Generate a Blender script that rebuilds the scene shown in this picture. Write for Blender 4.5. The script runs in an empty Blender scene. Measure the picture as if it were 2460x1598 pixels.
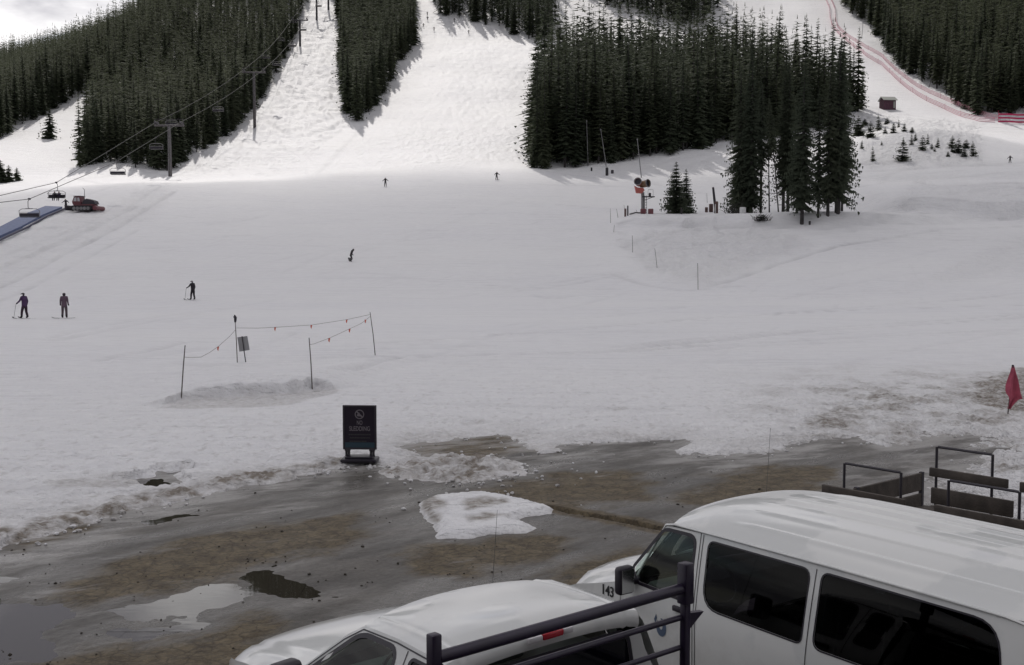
import bpy, bmesh, math, random
import numpy as np
from mathutils import Vector, Matrix, noise as mnoise
from mathutils.geometry import delaunay_2d_cdt

C = bpy.context.scene
COL = C.collection
rad = math.radians

# ------------------------------------------------------------------ camera
FPX, CXP, CYP, CAMH = 2690.0, 1230.0, 799.0, 4.1      # focal length in pixels of a 2460 px wide frame
PITCH = math.atan(189.0 / FPX)
cam_data = bpy.data.cameras.new('camera')
cam_data.sensor_width = 36.0
cam_data.lens = 36.0 * FPX / 2460.0
cam_data.clip_start = 0.1
cam_data.clip_end = 6000.0
cam = bpy.data.objects.new('camera', cam_data)
COL.objects.link(cam)
cam.location = (0, 0, CAMH)
cam.rotation_euler = (math.pi / 2 - PITCH, 0, 0)
C.camera = cam

# ------------------------------------------------------------------ sky, sun, exposure
SUN_EL, SUN_AZ = 50.0, -12.0                            # azimuth from the viewing direction, + to the right
Lv = Vector((math.sin(rad(SUN_AZ)) * math.cos(rad(SUN_EL)), math.cos(rad(SUN_AZ)) * math.cos(rad(SUN_EL)), math.sin(rad(SUN_EL))))
world = bpy.data.worlds.new("World")
C.world = world
world.use_nodes = True
wn, wl = world.node_tree.nodes, world.node_tree.links
wn.clear()
w_out = wn.new('ShaderNodeOutputWorld')
w_bg = wn.new('ShaderNodeBackground')
w_bg.inputs['Strength'].default_value = 0.11
w_sky = wn.new('ShaderNodeTexSky')
w_sky.sky_type = 'NISHITA'
w_sky.sun_disc = False
w_sky.sun_elevation = rad(SUN_EL)
w_sky.sun_rotation = rad(SUN_AZ)
w_sky.altitude = 2800
w_sky.dust_density = 1.0
w_tc = wn.new('ShaderNodeTexCoord')
w_map = wn.new('ShaderNodeMapping')
w_map.inputs['Scale'].default_value = (1.0, 1.0, 2.6)
w_map.inputs['Location'].default_value = (5.48, 2.92, 8.4)
w_n1 = wn.new('ShaderNodeTexNoise')
w_n1.inputs['Scale'].default_value = 3.1
w_n1.inputs['Detail'].default_value = 7.0
w_n1.inputs['Roughness'].default_value = 0.55
w_r1 = wn.new('ShaderNodeValToRGB')
w_r1.color_ramp.elements[0].position = 0.30
w_r1.color_ramp.elements[1].position = 0.42
w_n2 = wn.new('ShaderNodeTexNoise')
w_n2.inputs['Scale'].default_value = 6.0
w_n2.inputs['Detail'].default_value = 6.0
w_r2 = wn.new('ShaderNodeValToRGB')
w_r2.color_ramp.elements[0].position = 0.41
w_r2.color_ramp.elements[0].color = (2.9, 2.85, 3.2, 1)
w_r2.color_ramp.elements[1].position = 0.58
w_r2.color_ramp.elements[1].color = (7.9, 7.75, 7.8, 1)
w_mix = wn.new('ShaderNodeMix')
w_mix.data_type = 'RGBA'
wl.new(w_tc.outputs['Generated'], w_map.inputs['Vector'])
wl.new(w_map.outputs['Vector'], w_n1.inputs['Vector'])
wl.new(w_map.outputs['Vector'], w_n2.inputs['Vector'])
wl.new(w_n1.outputs['Fac'], w_r1.inputs['Fac'])
wl.new(w_n2.outputs['Fac'], w_r2.inputs['Fac'])
wl.new(w_r1.outputs['Color'], w_mix.inputs['Factor'])
wl.new(w_sky.outputs['Color'], w_mix.inputs['A'])
w_dot = wn.new('ShaderNodeVectorMath'); w_dot.operation = 'DOT_PRODUCT'
w_dot.inputs[1].default_value = Lv
w_glow = wn.new('ShaderNodeMapRange')                  # clouds are brighter towards the sun
w_glow.inputs['From Min'].default_value = -0.55; w_glow.inputs['From Max'].default_value = 0.95
w_glow.inputs['To Min'].default_value = 0.34; w_glow.inputs['To Max'].default_value = 1.30
w_sc = wn.new('ShaderNodeVectorMath'); w_sc.operation = 'SCALE'
wl.new(w_tc.outputs['Generated'], w_dot.inputs[0])
wl.new(w_dot.outputs['Value'], w_glow.inputs['Value'])
wl.new(w_r2.outputs['Color'], w_sc.inputs[0])
wl.new(w_glow.outputs['Result'], w_sc.inputs['Scale'])
wl.new(w_sc.outputs['Vector'], w_mix.inputs['B'])
wl.new(w_mix.outputs['Result'], w_bg.inputs['Color'])
wl.new(w_bg.outputs['Background'], w_out.inputs['Surface'])

sun_data = bpy.data.lights.new('sun', 'SUN')
sun_data.energy = 2.2
sun_data.angle = rad(0.53)
sun_data.color = (1.0, 0.955, 0.90)
sun = bpy.data.objects.new('sun', sun_data)
COL.objects.link(sun)
sun.rotation_euler = (-Lv).to_track_quat('-Z', 'Y').to_euler()

C.view_settings.view_transform = 'Standard'
C.view_settings.look = 'None'
C.view_settings.exposure = 0.19
C.view_settings.gamma = 1.0
C.view_settings.use_curve_mapping = False

# ------------------------------------------------------------------ projection helpers
_cp, _sp = math.cos(PITCH), math.sin(PITCH)

def proj(X, Y, Z):
    Zr = Z - CAMH
    f = Y * _cp - Zr * _sp
    u = Y * _sp + Zr * _cp
    f = np.maximum(f, 0.05)
    return CXP + FPX * X / f, CYP - FPX * u / f

def ray(px, py):
    a, b = (px - CXP) / FPX, (CYP - py) / FPX
    return np.array([a, _cp + b * _sp, -_sp + b * _cp])

def at_z(px, py, z=0.0):
    d = ray(px, py)
    t = (z - CAMH) / d[2]
    return Vector((d[0] * t, d[1] * t, z))

def at_d(px, py, Y):
    d = ray(px, py)
    t = Y / d[1]
    return Vector((d[0] * t, Y, CAMH + d[2] * t))

# ------------------------------------------------------------------ noise
def _hash(ix, iy, seed):
    h = (ix.astype(np.int64) * 374761393 + iy.astype(np.int64) * 668265263 + seed * 1274126177) & 0xffffffff
    h = ((h ^ (h >> 13)) * 1274126177) & 0xffffffff
    return h ^ (h >> 16)

def perlin(x, y, seed=0):
    x = np.asarray(x, float); y = np.asarray(y, float)
    x0, y0 = np.floor(x), np.floor(y)
    fx, fy = x - x0, y - y0
    sx, sy = fx * fx * fx * (fx * (fx * 6 - 15) + 10), fy * fy * fy * (fy * (fy * 6 - 15) + 10)
    def g(ix, iy, dx, dy):
        a = _hash(ix, iy, seed) * (2 * math.pi / 4294967296.0)
        return np.cos(a) * dx + np.sin(a) * dy
    n00 = g(x0, y0, fx, fy); n10 = g(x0 + 1, y0, fx - 1, fy)
    n01 = g(x0, y0 + 1, fx, fy - 1); n11 = g(x0 + 1, y0 + 1, fx - 1, fy - 1)
    a = n00 + sx * (n10 - n00); b = n01 + sx * (n11 - n01)
    return (a + sy * (b - a)) * 1.4

def fbm(x, y, octaves=3, seed=0, gain=0.5):
    s, a = 0.0, 1.0
    for i in range(octaves):
        s = s + a * perlin(x * 2 ** i, y * 2 ** i, seed + i * 17)
        a *= gain
    return s

def smooth(x, a, b):
    t = np.clip((x - a) / (b - a), 0, 1)
    return t * t * (3 - 2 * t)

def inside(px, py, poly):
    px = np.asarray(px, float); py = np.asarray(py, float)
    r = np.zeros(px.shape, bool)
    n = len(poly)
    for i in range(n):
        x1, y1 = poly[i]; x2, y2 = poly[(i + 1) % n]
        if y1 == y2: continue
        c = ((y1 > py) != (y2 > py)) & (px < (x2 - x1) * (py - y1) / (y2 - y1) + x1)
        r ^= c
    return r

def seg_dist(px, py, pts, closed=False):
    d = np.full(np.shape(px), 1e18)
    n = len(pts)
    for i in range(n if closed else n - 1):
        x1, y1 = pts[i]; x2, y2 = pts[(i + 1) % n]
        dx, dy = x2 - x1, y2 - y1
        L = dx * dx + dy * dy + 1e-12
        t = np.clip(((px - x1) * dx + (py - y1) * dy) / L, 0, 1)
        d = np.minimum(d, (px - x1 - t * dx) ** 2 + (py - y1 - t * dy) ** 2)
    return np.sqrt(d)

def sdf(px, py, poly):
    d = seg_dist(px, py, poly, True)
    return np.where(inside(px, py, poly), d, -d)

def flat(poly):                       # outline on the parking lot plane
    out = []
    for a, b in poly:
        p = at_z(a, b, 0.0)
        out.append((p.x, p.y))
    return out

# ------------------------------------------------------------------ terrain
_pd = np.array([-300, 0, 45, 60, 80, 100, 117, 140, 168, 200, 235, 300, 330, 380, 448, 520, 600, 700, 800, 900, 1000, 3000], float)
_pz = np.array([0, 0, 0, -0.12, -0.33, -0.1, 1.15, 4.3, 8.7, 13.7, 20.0, 36.5, 45.5, 63, 92, 127, 168, 222, 268, 298, 306, 306], float)
_td = np.arange(-300, 3001, 1.0)
_tz = np.interp(_td, _pd, _pz)
_k = np.exp(-0.5 * (np.arange(-15, 16) / 5.0) ** 2); _k /= _k.sum()
_tz = np.convolve(np.pad(_tz, 15, mode='edge'), _k, mode='valid')
_tz[_td <= 30] = 0.0
_fX = np.array([-900, -700, -400, -320, -274, -237, -203, -185, -169, -152, -138, 0], float)
_fF = np.array([0.30, 0.35, 0.47, 0.53, 0.575, 0.62, 0.69, 0.77, 0.85, 0.95, 1.0, 1.0], float)
_fx = np.arange(-900, 1, 1.0)
_ff = np.convolve(np.pad(np.interp(_fx, _fX, _fF), 15, mode='edge'), _k, mode='valid')

def terrain(X, Y):
    X = np.asarray(X, float); Y = np.asarray(Y, float)
    z = np.interp(Y, _td, _tz)
    w = smooth(Y, 230, 330)
    z = z * (1 - w * (1 - np.interp(X, _fx, _ff)))
    far = smooth(Y, 140, 260)
    z = z + far * (1.6 * perlin(X / 45.0, Y / 60.0, 11) + 0.5 * perlin(X / 17.0, Y / 22.0, 12))
    def bump(cx, cy, rx, ry, h):
        return h * np.exp(-((X - cx) / rx) ** 2 - ((Y - cy) / ry) ** 2)
    z = z + bump(98, 268, 24, 20, 4.0)           # rough mound with saplings
    z = z + bump(33, 262, 26, 9, 1.6)            # lip in front of the spruce stand
    z = z + bump(45, 163, 14, 5, 0.9)
    z = z + bump(84, 200, 30, 18, 1.6)
    z = z + bump(-75, 200, 26, 20, 1.2)
    return z

def ground(px, py, lo=6.0, hi=900.0):            # where the line of sight meets the terrain
    d = ray(px, py)
    Ys = np.linspace(lo, hi, 6000) if hi - lo > 50 else np.linspace(lo, hi, 400)
    Xs = d[0] / d[1] * Ys
    Zs = CAMH + d[2] / d[1] * Ys
    s = Zs - terrain(Xs, Ys)
    i = int(np.argmax(s < 0))
    if s[i] >= 0: i = len(Ys) - 1
    if i > 0:
        t = s[i - 1] / (s[i - 1] - s[i])
        Yh = Ys[i - 1] + t * (Ys[i] - Ys[i - 1])
    else:
        Yh = Ys[0]
    Xh = d[0] / d[1] * Yh
    return Vector((Xh, Yh, float(terrain(Xh, Yh))))

# ------------------------------------------------------------------ materials
def mat(name, color=(0.5, 0.5, 0.5), rough=0.5, metal=0.0, spec=0.5, coat=0.0, var=0.0, var_scale=3.0, bump=0.0, bump_scale=40.0):
    m = bpy.data.materials.new(name)
    m.use_nodes = True
    nt = m.node_tree
    b = nt.nodes['Principled BSDF']
    b.inputs['Base Color'].default_value = (*color, 1)
    b.inputs['Roughness'].default_value = rough
    b.inputs['Metallic'].default_value = metal
    b.inputs['Specular IOR Level'].default_value = spec
    b.inputs['Coat Weight'].default_value = coat
    b.inputs['Coat Roughness'].default_value = 0.05
    if var > 0 or bump > 0:
        tc = nt.nodes.new('ShaderNodeTexCoord')
    if var > 0:
        n = nt.nodes.new('ShaderNodeTexNoise')
        n.inputs['Scale'].default_value = var_scale
        n.inputs['Detail'].default_value = 5
        r = nt.nodes.new('ShaderNodeMapRange')
        r.inputs['From Min'].default_value = 0.3; r.inputs['From Max'].default_value = 0.7
        r.inputs['To Min'].default_value = 1 - var; r.inputs['To Max'].default_value = 1 + var
        mx = nt.nodes.new('ShaderNodeMix'); mx.data_type = 'RGBA'; mx.blend_type = 'MULTIPLY'
        mx.inputs['Factor'].default_value = 1
        mx.inputs['A'].default_value = (*color, 1)
        nt.links.new(tc.outputs['Object'], n.inputs['Vector'])
        nt.links.new(n.outputs['Fac'], r.inputs['Value'])
        nt.links.new(r.outputs['Result'], mx.inputs['B'])
        nt.links.new(mx.outputs['Result'], b.inputs['Base Color'])
    if bump > 0:
        n = nt.nodes.new('ShaderNodeTexNoise')
        n.inputs['Scale'].default_value = bump_scale
        n.inputs['Detail'].default_value = 4
        bp = nt.nodes.new('ShaderNodeBump')
        bp.inputs['Strength'].default_value = bump
        bp.inputs['Distance'].default_value = 0.02
        nt.links.new(tc.outputs['Object'], n.inputs['Vector'])
        nt.links.new(n.outputs['Fac'], bp.inputs['Height'])
        nt.links.new(bp.outputs['Normal'], b.inputs['Normal'])
    return m

def node(nt, kind, **kw):
    n = nt.nodes.new(kind)
    for k, v in kw.items():
        n.inputs[k].default_value = v
    return n

def mixcol(nt, fac, a, b, blend='MIX'):
    m = nt.nodes.new('ShaderNodeMix'); m.data_type = 'RGBA'; m.blend_type = blend
    for key, v in (('Factor', fac), ('A', a), ('B', b)):
        if isinstance(v, (int, float)): m.inputs[key].default_value = v
        elif isinstance(v, tuple): m.inputs[key].default_value = v if len(v) == 4 else (*v, 1)
        else: nt.links.new(v, m.inputs[key])
    return m.outputs['Result']

def mrange(nt, v, a, b, c, d):
    r = node(nt, 'ShaderNodeMapRange', **{'From Min': a, 'From Max': b, 'To Min': c, 'To Max': d})
    nt.links.new(v, r.inputs['Value'])
    return r.outputs['Result']

def math_n(nt, op, a, b=0.0):
    m = nt.nodes.new('ShaderNodeMath'); m.operation = op
    for i, v in enumerate((a, b)):
        if isinstance(v, (int, float)): m.inputs[i].default_value = v
        else: nt.links.new(v, m.inputs[i])
    return m.outputs[0]

def noise_n(nt, vec, scale, detail=4, rough=0.5):
    n = node(nt, 'ShaderNodeTexNoise', Scale=scale, Detail=detail, Roughness=rough)
    nt.links.new(vec, n.inputs['Vector'])
    return n.outputs['Fac']

def mapped(nt, scale=(1, 1, 1), rot=0.0):
    g = nt.nodes.new('ShaderNodeNewGeometry')
    m = node(nt, 'ShaderNodeMapping', Scale=scale, Rotation=(0, 0, rot))
    nt.links.new(g.outputs['Position'], m.inputs['Vector'])
    return m.outputs['Vector']

def mapped_dir(nt, theta, stretch, scale=1.0):      # stretched along a compass direction of the lot
    g = nt.nodes.new('ShaderNodeNewGeometry')
    m = node(nt, 'ShaderNodeMapping', Scale=(stretch * scale, scale, scale), Rotation=(0, 0, theta))
    m.vector_type = 'TEXTURE'
    nt.links.new(g.outputs['Position'], m.inputs['Vector'])
    return m.outputs['Vector']

def attr(nt, name):
    a = nt.nodes.new('ShaderNodeAttribute'); a.attribute_name = name
    return a.outputs['Fac']

# snow
M_snow = bpy.data.materials.new('snow'); M_snow.use_nodes = True
nt = M_snow.node_tree; bs = nt.nodes['Principled BSDF']
pos = mapped(nt)
n_a = noise_n(nt, pos, 7.0, 5, 0.6)
n_b = noise_n(nt, mapped(nt, (1.0, 2.2, 1.0), 0.12), 1.1, 5, 0.6)
clean = mixcol(nt, mrange(nt, n_b, 0.35, 0.7, 0, 1), (0.78, 0.775, 0.80), (0.85, 0.845, 0.86))
tr1 = noise_n(nt, mapped_dir(nt, 0.10, 14.0), 1.6, 5, 0.62)
tr2 = noise_n(nt, mapped_dir(nt, -0.22, 12.0), 1.1, 5, 0.62)
tr3 = noise_n(nt, mapped_dir(nt, 1.25, 10.0), 0.9, 5, 0.6)
trk = math_n(nt, 'ADD', mrange(nt, tr1, 0.56, 0.70, 0, 1), math_n(nt, 'ADD', mrange(nt, tr2, 0.58, 0.70, 0, 1), mrange(nt, tr3, 0.60, 0.72, 0, .7)))
clean = mixcol(nt, mrange(nt, trk, 0, 1.2, 0, 0.55), clean, (0.64, 0.635, 0.655))
clean = mixcol(nt, math_n(nt, 'MULTIPLY', attr(nt, 'track'), 0.75), clean, (0.50, 0.495, 0.515))
big = noise_n(nt, mapped(nt, (0.02, 0.05, 0.05), 0.1), 1.0, 4, 0.55)
clean = mixcol(nt, mrange(nt, big, 0.36, 0.64, 0.0, 0.5), clean, (0.87, 0.865, 0.865))
dirt_shade = attr(nt, 'dirt_shade')
dmask = math_n(nt, 'ADD', dirt_shade, math_n(nt, 'MULTIPLY', math_n(nt, 'SUBTRACT', n_a, 0.5), math_n(nt, 'MULTIPLY', dirt_shade, 3.0)))
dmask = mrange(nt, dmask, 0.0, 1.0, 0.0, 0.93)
dirt_shade_col = mixcol(nt, noise_n(nt, pos, 3.0), (0.27, 0.225, 0.175), (0.12, 0.10, 0.08))
snowcol = mixcol(nt, dmask, clean, dirt_shade_col)
nt.links.new(snowcol, bs.inputs['Base Color'])
bs.inputs['Roughness'].default_value = 0.62
bs.inputs['Specular IOR Level'].default_value = 0.3
rgh = attr(nt, 'rough')
b2 = node(nt, 'ShaderNodeBump', Strength=0.9, Distance=0.42)
lanes = math_n(nt, 'MULTIPLY', noise_n(nt, mapped_dir(nt, 0.10, 18.0), 0.75, 6, 0.68), 0.85)
lanes = math_n(nt, 'ADD', lanes, math_n(nt, 'MULTIPLY', noise_n(nt, mapped_dir(nt, -0.2, 15.0), 0.6, 6, 0.68), 0.75))
tramp = math_n(nt, 'MULTIPLY', math_n(nt, 'SUBTRACT', noise_n(nt, mapped(nt, (1.0, 0.7, 1.0)), 0.85, 5, 0.68), 0.5), math_n(nt, 'MULTIPLY', rgh, 1.9))
carve = math_n(nt, 'MULTIPLY', math_n(nt, 'SUBTRACT', noise_n(nt, mapped_dir(nt, 0.75, 7.0), 0.7, 4, 0.6), 0.5), math_n(nt, 'MULTIPLY', rgh, 1.7))
nt.links.new(math_n(nt, 'ADD', lanes, math_n(nt, 'ADD', tramp, carve)), b2.inputs['Height'])
bp1 = node(nt, 'ShaderNodeBump', Strength=0.75, Distance=0.09)
nt.links.new(b2.outputs['Normal'], bp1.inputs['Normal'])
hb = math_n(nt, 'ADD', math_n(nt, 'MULTIPLY', noise_n(nt, pos, 9.0, 5, 0.65), 1.0), math_n(nt, 'MULTIPLY', noise_n(nt, mapped(nt, (0.5, 4.0, 1.0), 0.06), 1.2, 4, 0.6), 0.9))
nt.links.new(hb, bp1.inputs['Height'])
nt.links.new(bp1.outputs['Normal'], bs.inputs['Normal'])

# wet broken asphalt
M_asphalt = bpy.data.materials.new('asphalt'); M_asphalt.use_nodes = True
nt = M_asphalt.node_tree; bs = nt.nodes['Principled BSDF']
pos = mapped(nt)
pos_r = mapped(nt, (1.0, 1.0, 1.0), 0.5)
g1 = noise_n(nt, mapped_dir(nt, 0.82, 1.9), 1.2, 8, 0.72)
g2 = noise_n(nt, pos, 14.0, 4, 0.6)
g3 = noise_n(nt, pos, 90.0, 2, 0.5)
mud = attr(nt, 'mud')
mudn = math_n(nt, 'ADD', mud, math_n(nt, 'MULTIPLY', math_n(nt, 'SUBTRACT', noise_n(nt, mapped_dir(nt, 0.82, 2.2), 2.2, 7, 0.7), 0.5), 1.5))
mudf = mrange(nt, mudn, 0.22, 0.70, 0, 1)
grey = mixcol(nt, mrange(nt, g1, 0.38, 0.62, 0, 1), (0.060, 0.055, 0.050), (0.140, 0.128, 0.115))
brown = mixcol(nt, mrange(nt, noise_n(nt, pos, 3.2, 8, 0.75), 0.36, 0.62, 0, 1), (0.070, 0.052, 0.032), (0.205, 0.162, 0.100))
base = mixcol(nt, mudf, grey, brown)
base = mixcol(nt, mrange(nt, g2, 0.3, 0.7, 0.0, 0.55), base, (0.028, 0.024, 0.020))
base = mixcol(nt, mrange(nt, g3, 0.45, 0.8, 0.0, 0.35), base, (0.20, 0.19, 0.17))
vo = nt.nodes.new('ShaderNodeTexVoronoi'); vo.feature = 'DISTANCE_TO_EDGE'
vo.inputs['Scale'].default_value = 4.2
wv = nt.nodes.new('ShaderNodeVectorMath'); wv.operation = 'ADD'
nv = node(nt, 'ShaderNodeTexNoise', Scale=3.0, Detail=3)
nt.links.new(pos, nv.inputs['Vector'])
sc = nt.nodes.new('ShaderNodeVectorMath'); sc.operation = 'SCALE'; sc.inputs['Scale'].default_value = 0.35
nt.links.new(nv.outputs['Color'], sc.inputs[0])
nt.links.new(pos_r, wv.inputs[0]); nt.links.new(sc.outputs['Vector'], wv.inputs[1])
nt.links.new(wv.outputs['Vector'], vo.inputs['Vector'])
crack = mrange(nt, vo.outputs['Distance'], 0.0, 0.075, 1.0, 0.0)
crackm = math_n(nt, 'MULTIPLY', crack, mrange(nt, mudf, 0, 1, 0.16, 0.48))
base = mixcol(nt, crackm, base, (0.022, 0.018, 0.014))
sl = mrange(nt, math_n(nt, 'ADD', noise_n(nt, mapped_dir(nt, 0.45, 3.0), 1.5, 7, 0.68), math_n(nt, 'MULTIPLY', attr(nt, 'slush'), 0.26)), 0.64, 0.78, 0.0, 0.8)
slc = mixcol(nt, g2, (0.20, 0.185, 0.17), (0.46, 0.45, 0.44))
base = mixcol(nt, sl, base, slc)
nt.links.new(base, bs.inputs['Base Color'])
wet = mrange(nt, noise_n(nt, mapped_dir(nt, 0.82, 3.5), 1.3, 6, 0.6), 0.36, 0.6, 0, 1)
wet = math_n(nt, 'MULTIPLY', wet, mrange(nt, mudf, 0, 1, 1.0, 0.25))
nt.links.new(mrange(nt, wet, 0, 1, 0.62, 0.24), bs.inputs['Roughness'])
nt.links.new(mrange(nt, mudf, 0, 1, 0.38, 0.10), bs.inputs['Specular IOR Level'])
bp1 = node(nt, 'ShaderNodeBump', Strength=0.5, Distance=0.02)
hb = math_n(nt, 'SUBTRACT', math_n(nt, 'ADD', g2, math_n(nt, 'MULTIPLY', g3, 0.3)), math_n(nt, 'MULTIPLY', crackm, 0.6))
nt.links.new(hb, bp1.inputs['Height'])
nt.links.new(bp1.outputs['Normal'], bs.inputs['Normal'])

# standing water
M_water = bpy.data.materials.new('puddle_water'); M_water.use_nodes = True
nt = M_water.node_tree; bs = nt.nodes['Principled BSDF']
bs.inputs['Base Color'].default_value = (0.030, 0.025, 0.020, 1)
bs.inputs['Roughness'].default_value = 0.02
bs.inputs['IOR'].default_value = 1.45
bp1 = node(nt, 'ShaderNodeBump', Strength=0.02, Distance=0.02)
nt.links.new(noise_n(nt, mapped(nt, (0.6, 1.6, 1)), 6.0, 3), bp1.inputs['Height'])
nt.links.new(bp1.outputs['Normal'], bs.inputs['Normal'])

# foliage: per tree tint is a real difference between trees
def foliage(name, a, b):
    m = bpy.data.materials.new(name); m.use_nodes = True
    nt = m.node_tree; bs = nt.nodes['Principled BSDF']
    oi = nt.nodes.new('ShaderNodeObjectInfo')
    tn = attr(nt, 'tint')
    f = math_n(nt, 'ADD', math_n(nt, 'MULTIPLY', tn, 0.7), math_n(nt, 'MULTIPLY', oi.outputs['Random'], 0.6))
    c = mixcol(nt, f, a, b)
    nt.links.new(c, bs.inputs['Base Color'])
    bs.inputs['Roughness'].default_value = 0.75
    bs.inputs['Specular IOR Level'].default_value = 0.15
    tl = nt.nodes.new('ShaderNodeBsdfTranslucent'); nt.links.new(c, tl.inputs['Color'])
    mx = nt.nodes.new('ShaderNodeMixShader'); mx.inputs['Fac'].default_value = 0.38
    nt.links.new(bs.outputs['BSDF'], mx.inputs[1]); nt.links.new(tl.outputs['BSDF'], mx.inputs[2])
    nt.links.new(mx.outputs['Shader'], nt.nodes['Material Output'].inputs['Surface'])
    return m
M_needle = foliage('spruce_needles', (0.044, 0.057, 0.038), (0.086, 0.098, 0.060))
M_needle_near = foliage('near_spruce_needles', (0.050, 0.064, 0.046), (0.096, 0.108, 0.072))
M_bark = mat('bark', (0.042, 0.038, 0.038), 0.85, var=0.4, var_scale=2.0)
M_wood = mat('weathered_wood', (0.070, 0.058, 0.050), 0.8, var=0.35, var_scale=6.0, bump=0.3)
M_paint = bpy.data.materials.new('white_vehicle_paint'); M_paint.use_nodes = True
nt = M_paint.node_tree; bs = nt.nodes['Principled BSDF']
tc = nt.nodes.new('ShaderNodeTexCoord')
pn = noise_n(nt, tc.outputs['Object'], 1.15, 7, 0.5)
pn2 = noise_n(nt, tc.outputs['Object'], 22.0, 4, 0.6)
film = mrange(nt, pn, 0.49, 0.515, 0, 1)
nt.links.new(mixcol(nt, film, (0.70, 0.71, 0.705), (0.76, 0.765, 0.755)), bs.inputs['Base Color'])
nt.links.new(mrange(nt, film, 0, 1, 0.10, 0.26), bs.inputs['Roughness'])
sp = nt.nodes.new('ShaderNodeSeparateXYZ'); nt.links.new(tc.outputs['Object'], sp.inputs['Vector'])
gr = math_n(nt, 'ADD', mrange(nt, sp.outputs['Z'], 0.4, 1.35, 1.0, 0.0), math_n(nt, 'MULTIPLY', math_n(nt, 'SUBTRACT', noise_n(nt, tc.outputs['Object'], 3.0, 6, 0.65), 0.5), 1.1))
gr = mrange(nt, gr, 0.15, 1.0, 0.0, 0.75)
nt.links.new(mixcol(nt, gr, mixcol(nt, film, (0.70, 0.71, 0.705), (0.76, 0.765, 0.755)), (0.34, 0.31, 0.275)), bs.inputs['Base Color'])
bs.inputs['Specular IOR Level'].default_value = 0.45
bp1 = node(nt, 'ShaderNodeBump', Strength=0.008, Distance=0.01)
nt.links.new(pn2, bp1.inputs['Height']); nt.links.new(bp1.outputs['Normal'], bs.inputs['Normal'])
M_tint = mat('tinted_glass', (0.004, 0.004, 0.007), 0.03, spec=0.22)
M_rubber = mat('black_rubber', (0.012, 0.011, 0.014), 0.5)
M_black = mat('black_plastic', (0.016, 0.012, 0.022), 0.42)
M_rack = mat('dark_painted_steel', (0.016, 0.009, 0.029), 0.38, spec=0.5, var=0.25, var_scale=9)
M_seat = mat('dark_seat_fabric', (0.03, 0.03, 0.032), 0.9)
M_dash = mat('grey_dashboard', (0.07, 0.07, 0.07), 0.6)
M_chrome = mat('bright_metal', (0.55, 0.55, 0.55), 0.25, metal=1.0)
M_steel = mat('galvanised_steel', (0.22, 0.215, 0.22), 0.5, metal=0.4, var=0.2)
M_dsteel = mat('dark_steel', (0.045, 0.040, 0.050), 0.55, metal=0.2)
M_tower = mat('dull_tower_steel', (0.11, 0.10, 0.105), 0.6, metal=0.2, var=0.2)
M_cable = mat('steel_rope', (0.06, 0.058, 0.055), 0.6)
M_red = mat('red_lens', (0.42, 0.02, 0.035), 0.2)
M_clear = mat('clear_lens', (0.62, 0.60, 0.62), 0.15)
M_lamp = mat('headlight_lens', (0.45, 0.46, 0.48), 0.1)
M_antenna = mat('antenna_wire', (0.10, 0.10, 0.10), 0.4)
M_digits = mat('black_lettering', (0.01, 0.01, 0.012), 0.5)
M_logo = mat('blue_grey_emblem', (0.085, 0.12, 0.19), 0.4)
M_sign = mat('dark_sign_face', (0.020, 0.014, 0.026), 0.35)
M_signgrey = mat('sign_print', (0.20, 0.18, 0.20), 0.5)
M_signdim = mat('sign_small_print', (0.060, 0.062, 0.062), 0.5)
M_signteal = mat('sign_teal_band', (0.032, 0.062, 0.085), 0.4)
M_bamboo = mat('bamboo', (0.10, 0.085, 0.075), 0.7, var=0.3, var_scale=8)
M_orange = mat('orange_pennant', (0.62, 0.16, 0.10), 0.7)
M_rope = mat('thin_rope', (0.20, 0.17, 0.16), 0.8)
M_flag = mat('red_flag_cloth', (0.40, 0.075, 0.12), 0.75, var=0.25, var_scale=5)
M_pinknet = mat('faded_red_netting', (0.66, 0.34, 0.40), 0.8)
M_rednet = mat('magenta_red_netting', (0.45, 0.025, 0.10), 0.8)
M_alu = mat('sign_back_metal', (0.30, 0.30, 0.31), 0.45, metal=0.3)
M_redpaint = mat('dull_red_paint', (0.14, 0.042, 0.052), 0.5, var=0.25)
M_orangepaint = mat('orange_gun_paint', (0.46, 0.12, 0.10), 0.5)
M_yellowish = mat('ochre_metal', (0.22, 0.15, 0.09), 0.5)
M_brownbox = mat('brown_padding', (0.12, 0.075, 0.07), 0.8, var=0.3)
M_blue = mat('blue_belt', (0.10, 0.135, 0.26), 0.6, var=0.2)
M_hutwall = mat('dark_red_boards', (0.085, 0.035, 0.055), 0.8, var=0.3)
M_hutroof = mat('pale_roof_metal', (0.32, 0.33, 0.30), 0.5)
M_whitepad = mat('pale_padding', (0.6, 0.6, 0.6), 0.8)

def glass_mat(name, tint, ior=1.45):
    m = bpy.data.materials.new(name); m.use_nodes = True
    nt = m.node_tree; nt.nodes.clear()
    o = nt.nodes.new('ShaderNodeOutputMaterial')
    t = nt.nodes.new('ShaderNodeBsdfTransparent'); t.inputs['Color'].default_value = (*tint, 1)
    g = nt.nodes.new('ShaderNodeBsdfGlossy'); g.inputs['Roughness'].default_value = 0.01
    f = nt.nodes.new('ShaderNodeFresnel'); f.inputs['IOR'].default_value = ior
    x = nt.nodes.new('ShaderNodeMixShader')
    nt.links.new(f.outputs['Fac'], x.inputs['Fac'])
    nt.links.new(t.outputs['BSDF'], x.inputs[1]); nt.links.new(g.outputs['BSDF'], x.inputs[2])
    nt.links.new(x.outputs['Shader'], o.inputs['Surface'])
    return m
M_vtint = glass_mat('dark_tinted_glass', (0.07, 0.065, 0.085), 1.27)
M_glass = glass_mat('greenish_window_glass', (0.62, 0.74, 0.68))

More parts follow.
